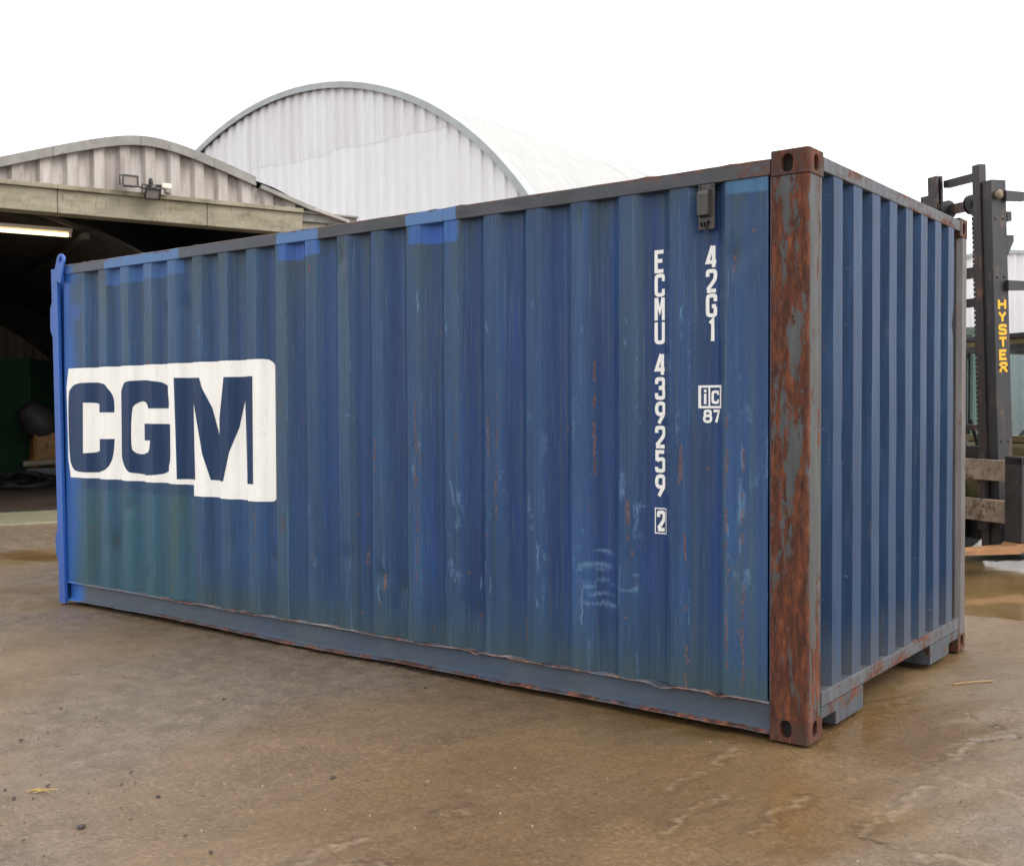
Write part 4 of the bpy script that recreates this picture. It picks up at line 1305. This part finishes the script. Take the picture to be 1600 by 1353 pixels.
q = frame_quads(-.787, -.717, .870, .994, .0055) + glyph_quads('2', -.776, .882, .049, .100, .0175)
conform('check_digit', q, [], M_MARK, .0022, box)
q = frame_quads(-.548, -.428, 1.468, 1.574, .0105)
q.append(([(-.503, 1.479), (-.494, 1.479), (-.494, 1.563), (-.503, 1.563)], 0))
q.append(([(-.5265, 1.487), (-.5135, 1.487), (-.5135, 1.536), (-.5265, 1.536)], 0)); q.append(([(-.5265, 1.542), (-.5135, 1.542), (-.5135, 1.555), (-.5265, 1.555)], 0))
q += glyph_quads('C', -.488, 1.488, .042, .062, .0125)
conform('registry_mark', q, [], M_MARK, .0022, box)
q = glyph_quads('8', -.530, 1.400, .046, .062, .0125) + glyph_quads('7', -.482, 1.400, .042, .062, .0125)
conform('registry_mark', q, [], M_MARK, .0022, box)


# ------------------------------------------------------------------ forklift behind the right end
FK = Vector((-1.135, 6.815, 0)); frz = math.atan2(-.851, -.518)
fork = thing('forklift', 'dark forklift with tall mast and lowered rusty fork standing in the puddle behind the container', 'forklift', FK + Vector((0, 0, -.06)), frz)
M_MAST = plain('dark_mast_paint', (44, 44, 48), .42, .2, 3, stretch=(1, 1, .4), dirt=((88, 70, 58), .55))
M_MASTIN = plain('greased_mast_steel', (50, 44, 44), .4, .25, 4, stretch=(1, 1, .4), dirt=((104, 72, 56), .54))
M_CARR = plain('muddy_carriage_steel', (134, 118, 100), .65, .25, 5, dirt=((84, 60, 46), .48))
M_SHANK = plain('worn_black_fork', (44, 42, 44), .35, .3, 6, dirt=((120, 80, 50), .62))
M_BLADE = plain('rusty_fork_blade', (146, 104, 68), .5, .2, 4, dirt=((128, 112, 92), .58))
M_OLIVE = plain('olive_bodywork', (122, 112, 72), .5, .15, 4, dirt=((74, 64, 48), .62))
M_YELL = plain('yellow_lettering', (232, 178, 40), .5, .08, 20)
m = NT('cab_glass')
gl = m.n('ShaderNodeBsdfGlossy', inp={'Roughness': .05, 'Color': (.9, .95, .95, 1)}); tr = m.n('ShaderNodeBsdfTransparent', inp={'Color': (.80, .90, .90, 1)})
mx = m.n('ShaderNodeMixShader', inp={0: .35, 1: tr.outputs[0], 2: gl.outputs[0]}); m.link(mx.outputs[0], m.out.inputs['Surface'])
M_GLASS = m.mat
T0 = Matrix.Translation((0, 0, 1.5)) @ Matrix.Rotation(math.radians(2.4), 4, 'Y') @ Matrix.Translation((0, 0, -1.5))


def channel(x0, x1, y0, y1, z0, z1, open_in, th=.025):
    """upright: web on one side, two flanges"""
    b = MB()
    if open_in > 0: b.box(x0, x1, y1 - th, y1, z0, z1, 0, T0); lo_, hi_ = y0, y1 - th - .001
    else: b.box(x0, x1, y0, y0 + th, z0, z1, 0, T0); lo_, hi_ = y0 + th + .001, y1
    b.box(x0, x0 + th, lo_, hi_, z0, z1, 0, T0); b.box(x1 - th, x1, lo_, hi_, z0, z1, 0, T0)
    return b


for sg in (1, -1):
    y0, y1 = (.34, .455) if sg > 0 else (-.48, -.36)
    channel(-.06, .115, y0, y1, .12, 3.66, sg).build('outer_upright', M_MAST, fork)
    y0, y1 = (.24, .332) if sg > 0 else (-.352, -.23)
    channel(.055, .135, y0, y1, .14, 3.83, sg).build('inner_upright', M_MASTIN, fork)
    mb = MB(); mb.tube([(-.05, sg * .2, .3), (-.05, sg * .2, 2.9)], .045, 10, 0, T0); mb.build('lift_cylinder', M_MASTIN, fork, True)
for z, h in ((3.71, .07), (3.44, .09), (2.78, .10), (2.5, .08), (1.3, .05), (1.02, .12)):
    mb = MB(); mb.box(-.03, .05, -.228, .208, z, z + h, 0, T0); mb.build('mast_cross_bar', M_MASTIN, fork)
for sg in (1, -1):
    mb = MB(); mb.lathe([(.045, -.02), (.095, -.02), (.095, -.012), (.075, -.008), (.075, .008), (.095, .012), (.095, .02), (.045, .02)], 20, 0, T0 @ Matrix.Translation((.06, -.17 if sg < 0 else .15, 3.48)) @ Matrix.Rotation(math.pi / 2, 4, 'X')); mb.build('chain_pulley', M_BLACK, fork, True)
mb = MB()
for k in range(55):
    z = 3.42 - k * .045; mb.box(.10, .128, .212, .234, z - .018, z + .018, 0, T0)
ch = mb.build('lift_chain', M_BLACK, fork)
# hose guides and stays that stick out behind the near upright
for z, l, hh in ((3.46, .20, .085), (2.62, .20, .085)):
    mb = MB(); mb.prism([(-.02, 0), (-l - .04, 0), (-l - .06, hh * .3), (-l - .04, hh), (-.02, hh + .01)], 'y', .458, .50, 0, T0 @ Matrix.Translation((0, 0, z))); mb.build('tie_bracket', M_MAST, fork)
mb = MB(); mb.lathe([(.04, 0), (.045, .03), (.02, .05)], 12, 0, T0 @ Matrix.Translation((.05, .46, 3.52)) @ Matrix.Rotation(-math.pi / 2, 4, 'X')); mb.build('pivot_pin', M_CARR, fork)
mb = MB(); mb.box(-.14, -.087, .36, .44, 3.28, 3.37, 0, T0); mb.build('stop_block', M_MAST, fork)
mb = MB(); mb.prism([(-.087, 0), (-.17, .14), (-.17, .2), (-.087, .2)], 'y', .38, .43, 0, T0 @ Matrix.Translation((0, 0, 2.95))); mb.build('stop_block', M_MAST, fork)
# lettering on the outer face of the near upright
zt = 2.545
for i, chh in enumerate('HYSTER'):
    mb = MB()
    for q_, si in glyph_quads(chh, 0, 0, .102, .104, .026):
        mb.add([(-(p[0]) + .075, .4575 + .0004 * si, zt - i * .119 - .104 + p[1]) for p in q_], [(0, 1, 2, 3)], 0, T0)
    mb.build('maker_lettering', M_YELL, fork)
# carriage
for z0, z1 in ((.80, .995), (.41, .62)):
    mb = MB(); mb.box(.155, .225, -1.0, .83, z0 + .03, z1 + .03, bev=.008); mb.build('carriage_bar', M_CARR, fork)
for y in (-.3, .3):
    mb = MB(); mb.box(.10, .152, y - .04, y + .04, .35, 1.1); mb.build('carriage_plate', M_MASTIN, fork)
for y in (.82, -.82):
    mb = MB(); mb.box(.228, .285, y - .1, y + .1, .29, 1.06, bev=.006); mb.prism([(.15, 1.0), (.285, 1.0), (.285, 1.07), (.15, 1.07)], 'y', y - .1, y + .1)
    fs_ = mb.build('fork_shank', M_SHANK, fork)
    mb = MB(); mb.prism([(.228, .286), (.228, .24), (.26, .205), (.30, .195), (1.35, .225), (1.35, .245), (.33, .262), (.29, .286)], 'y', y - .1, y + .1); mb.build('fork_blade', M_BLADE, fork, True)
# chassis, wheels, cab
mb = MB(); mb.box(-.75, -.16, -.52, .52, .2, .55, bev=.02); mb.build('axle_housing', M_BLACK, fork)
mb = MB(); mb.box(-2.7, -.42, -.56, .56, .55, 1.17, bev=.05); mb.build('chassis', M_OLIVE, fork)
mb = MB(); mb.box(-3.2, -2.705, -.62, .62, .35, 1.25, bev=.12); mb.build('counterweight', M_OLIVE, fork)
for x, y, r in ((-.42, .66, .42), (-.42, -.66, .42), (-2.5, .56, .33), (-2.5, -.56, .33)):
    Mw = Matrix.Translation((x, y, r)) @ Matrix.Rotation(math.pi / 2, 4, 'X')
    mb = MB(); mb.lathe([(r * .55, -.12), (r * .93, -.12), (r, -.07), (r, .07), (r * .93, .12), (r * .55, .12)], 28, 0, Mw); w_ = mb.build('wheel', M_BLACK, fork, True)
    mb = MB(); mb.lathe([(r * .54, -.09), (r * .5, -.05), (r * .2, -.05), (r * .2, .05), (r * .5, .05), (r * .54, .09)], 20, 0, Mw); mb.build('rim', M_OLIVE, w_, True)
for x, y in ((-.5, .56), (-.5, -.6), (-2.2, .56), (-2.2, -.6)):
    mb = MB(); mb.box(x - .03, x + .03, y, y + .045, 1.17, 2.10); mb.build('guard_post', M_BLACK, fork)
mb = MB(); mb.box(-2.25, -.44, -.62, .62, 2.20, 2.255, bev=.01); mb.build('guard_roof', M_DGREY, fork)
mb = MB(); mb.box(-2.2, -.46, -.6, .6, 2.145, 2.198); mb.build('guard_trim', M_OLIVE, fork)
mb = MB(); mb.box(-2.2, -.45, -.61, .61, 2.085, 2.143); mb.build('guard_frame', M_DGREY, fork)
mb = MB(); mb.box(-.49, -.485, -.55, .555, 1.24, 2.083); mb.build('windscreen', M_GLASS, fork)
mb = MB(); mb.box(-.55, -.43, -.56, .56, 1.172, 1.235); mb.build('cowl', M_OLIVE, fork)
sw_ = MB(); ring = []
for k in range(25):
    a = 2 * math.pi * k / 24; ring.append((.17 * math.cos(a), .17 * math.sin(a), 0))
Ms = Matrix.Translation((-.82, .1, 1.45)) @ Matrix.Rotation(-.9, 4, 'Y')
sw_.tube(ring, .016, 6, 0, Ms); sw_.tube([(0, -.16, 0), (0, .16, 0)], .012, 6, 0, Ms); sw_.tube([(0, 0, 0), (0, 0, -.35)], .02, 6, 0, Ms)
sw_.build('steering_wheel', M_BLACK, fork)
mb = MB(); mb.box(-1.75, -1.25, -.25, .3, 1.175, 1.3, bev=.04); mb.box(-1.8, -1.68, -.25, .3, 1.31, 1.8, bev=.04); mb.build('seat', M_BLACK, fork)
mb = MB(); mb.tube([(-.14, .18, 1.35), (-.10, .2, 1.1), (-.2, .12, .95), (-.12, .05, .7)], .02, 6); mb.tube([(-.1, -.1, 1.4), (-.16, -.05, 1.1), (-.12, -.12, .8)], .02, 6); mb.build('hydraulic_hose', M_BLACK, fork, True)
for y in (-.14, -.08, .12):
    mb = MB(); mb.tube([(.0, y, .9), (.01, y + .01, 1.6), (.0, y, 2.4), (.0, y - .01, 3.35)], .013, 6, 0, T0); mb.build('hydraulic_hose', M_BLACK, fork, True)
for z in (.5, 1.2, 1.9, 2.75, 3.3):
    for x in (-.02, .07):
        mb = MB(); mb.lathe([(.012, 0), (.012, .008), (.006, .012)], 8, 0, T0 @ Matrix.Translation((x, .455, z)) @ Matrix.Rotation(-math.pi / 2, 4, 'X')); mb.build('bolt', M_MASTIN, fork)

# crumpled pale sheeting in the water under the fork
px_ = np.linspace(-.55, .55, 34); py_ = np.linspace(-.2, .2, 16)
Xp, Yp = np.meshgrid(px_, py_, indexing='ij')
Zp = -.05 + np.clip(.07 * (1 - (Xp / .56) ** 2) * (1 - (Yp / .21) ** 2) * (1 + .9 * fbm(Xp * 7, Yp * 9, 402, 3)), 0, 1)
pl = grid_mesh('plastic_sheet', Xp + .05 * vnoise(Xp * 6, Yp * 8, 403), Yp + .06 * vnoise(Xp * 5, Yp * 5, 404), Zp, plain('pale_plastic', (96, 100, 96), .6, .15, 6, dirt=((120, 106, 84), .6)))
pl.location = (-1.12, 7.2, 0); pl.rotation_euler = (0, 0, .55)
tag(pl, 'crumpled pale plastic sheeting lying in the muddy water under the fork', 'plastic sheet')

# ------------------------------------------------------------------ small things on the ground
M_STONE = plain('dark_wet_stone', (58, 50, 46), .45, .3, 30)
STONES = [(-2.921, -1.59), (-2.865, -1.993), (-2.212, -2.235), (-2.181, -2.389), (-2.122, -2.345), (-1.709, -2.394), (-1.761, -2.579), (-1.162, -2.25), (-2.091, -1.943), (-1.986, -2.055), (-1.758, -2.045), (-2.703, -1.006), (-2.031, -.216), (-3.217, -1.6), (-1.347, -2.217), (-1.378, -1.495), (-2.298, -2.363), (-2.889, -1.853), (-2.83, -1.931)]


def stone_mesh(seed):
    r = random.Random(seed)
    bm = bmesh.new(); bmesh.ops.create_icosphere(bm, subdivisions=2, radius=1)
    f = [r.uniform(.75, 1.2) for _ in range(3)]
    for v in bm.verts:
        k = 1 + .22 * float(vnoise(np.array(v.co.x * 1.7 + seed), np.array(v.co.y * 1.7 + v.co.z * 1.3), 500 + seed))
        v.co = Vector((v.co.x * f[0] * k, v.co.y * f[1] * k, max(-.4, v.co.z * .6 * f[2] * k)))
    me = bpy.data.meshes.new('stone'); bm.to_mesh(me); bm.free(); me.materials.append(M_STONE)
    return me


sm_ = [stone_mesh(k) for k in range(5)]
for i, (x, y) in enumerate(STONES):
    o = bpy.data.objects.new('stone', sm_[i % 5]); COL.objects.link(o)
    s = random.uniform(.0045, .0085)
    if i == 5: s = .015
    o.scale = (s * random.uniform(.9, 1.5), s, s); o.location = (x, y, -.010 + .25 * s); o.rotation_euler = (0, 0, random.uniform(0, 6))
    if i == 12: tag(o, 'small dark stone close to the long side of the container, alone by its bottom rail', 'stone', 'dark stones on the mud')
    elif i in (2, 3, 4, 16): tag(o, 'small dark stone in the cluster around the yellow straw wisp', 'stone', 'dark stones on the mud')
    elif i == 5: tag(o, 'largest dark stone, alone on the wet mud at the lower left', 'stone', 'dark stones on the mud')
    else: tag(o, 'small dark stone scattered on the open mud, away from straw and container', 'stone', 'dark stones on the mud')

mb = MB(); rr_ = random.Random(77)
WHITE = [(-1.667, -1.806), (-1.522, -1.734), (-1.337, -2.158), (-1.141, -1.756), (-.963, -1.702), (-.754, -1.689), (-.599, -1.396), (-1.755, -.823), (-.859, -.967), (-.436, -1.42), (.592, -1.024), (-.382, -.166)]
for k in range(46):
    if k < 12: x, y, s = *WHITE[k], .0031
    else: x, y, s = rr_.uniform(-3.2, 1.1), rr_.uniform(-2.7, 1.0), rr_.uniform(.0014, .0026)
    if y > -.15 and x < .1: continue
    mb.add([(s, 0, 0), (-s, 0, 0), (0, s, 0), (0, -s, 0), (0, 0, s), (0, 0, -s)], [(0, 2, 4), (2, 1, 4), (1, 3, 4), (3, 0, 4), (2, 0, 5), (1, 2, 5), (3, 1, 5), (0, 3, 5)], 0, Matrix.Translation((x, y, -.007)))
o = mb.build('grit', plain('white_grit', (200, 190, 176), .6, .05, 30)); tag(o, 'white specks of grit scattered over the wet ground', 'grit', kind='stuff')
mb = MB()
for k in range(900):
    x, y = rr_.uniform(-4.5, 1.6), rr_.uniform(-3.0, 2.6)
    dens = (.9 if (x + .25 * y < -1.9) else .12) + (.6 if x > .45 else 0)
    if rr_.random() > dens or (x < .05 and y > -.03): continue
    s = rr_.uniform(.002, .0055)
    mb.add([(s, 0, 0), (-s, 0, 0), (0, s * .8, 0), (0, -s, 0), (0, 0, s * .8), (0, 0, -s)], [(0, 2, 4), (2, 1, 4), (1, 3, 4), (3, 0, 4), (2, 0, 5), (1, 2, 5), (3, 1, 5), (0, 3, 5)], 0, Matrix.Translation((x, y, -.010)) @ Matrix.Rotation(rr_.uniform(0, 6), 4, 'Z'))
o = mb.build('gravel', plain('brown_gravel', (92, 76, 60), .6, .25, 30)); tag(o, 'fine brown gravel bits strewn over the mud', 'gravel', kind='stuff')

M_STRAW = plain('wet_straw', (170, 142, 78), .6, .15, 20)
t = thing('straw_wisp', 'yellow wisp of wet straw on the mud at lower left', 'straw', (-2.174, -2.296, -.012))
mb = MB()
for k in range(7):
    a = rr_.uniform(-.5, .5) + .6; l = rr_.uniform(.02, .055); cx, cy = rr_.uniform(-.03, .03), rr_.uniform(-.02, .02)
    mb.tube([(cx - l * math.cos(a), cy - l * math.sin(a), .004), (cx, cy, .010), (cx + l * math.cos(a + .3), cy + l * math.sin(a + .3), .005)], .0016, 5)
mb.build('straw_stalks', M_STRAW, t)
mb = MB(); mb.tube([(.19, 1.50, -.004), (.27, 1.60, .002), (.34, 1.70, -.003)], .004, 6)
tag(mb.build('twig', plain('pale_twig', (150, 120, 72), .6)), 'thin pale twig lying on the wet slab beside the end wall', 'twig')
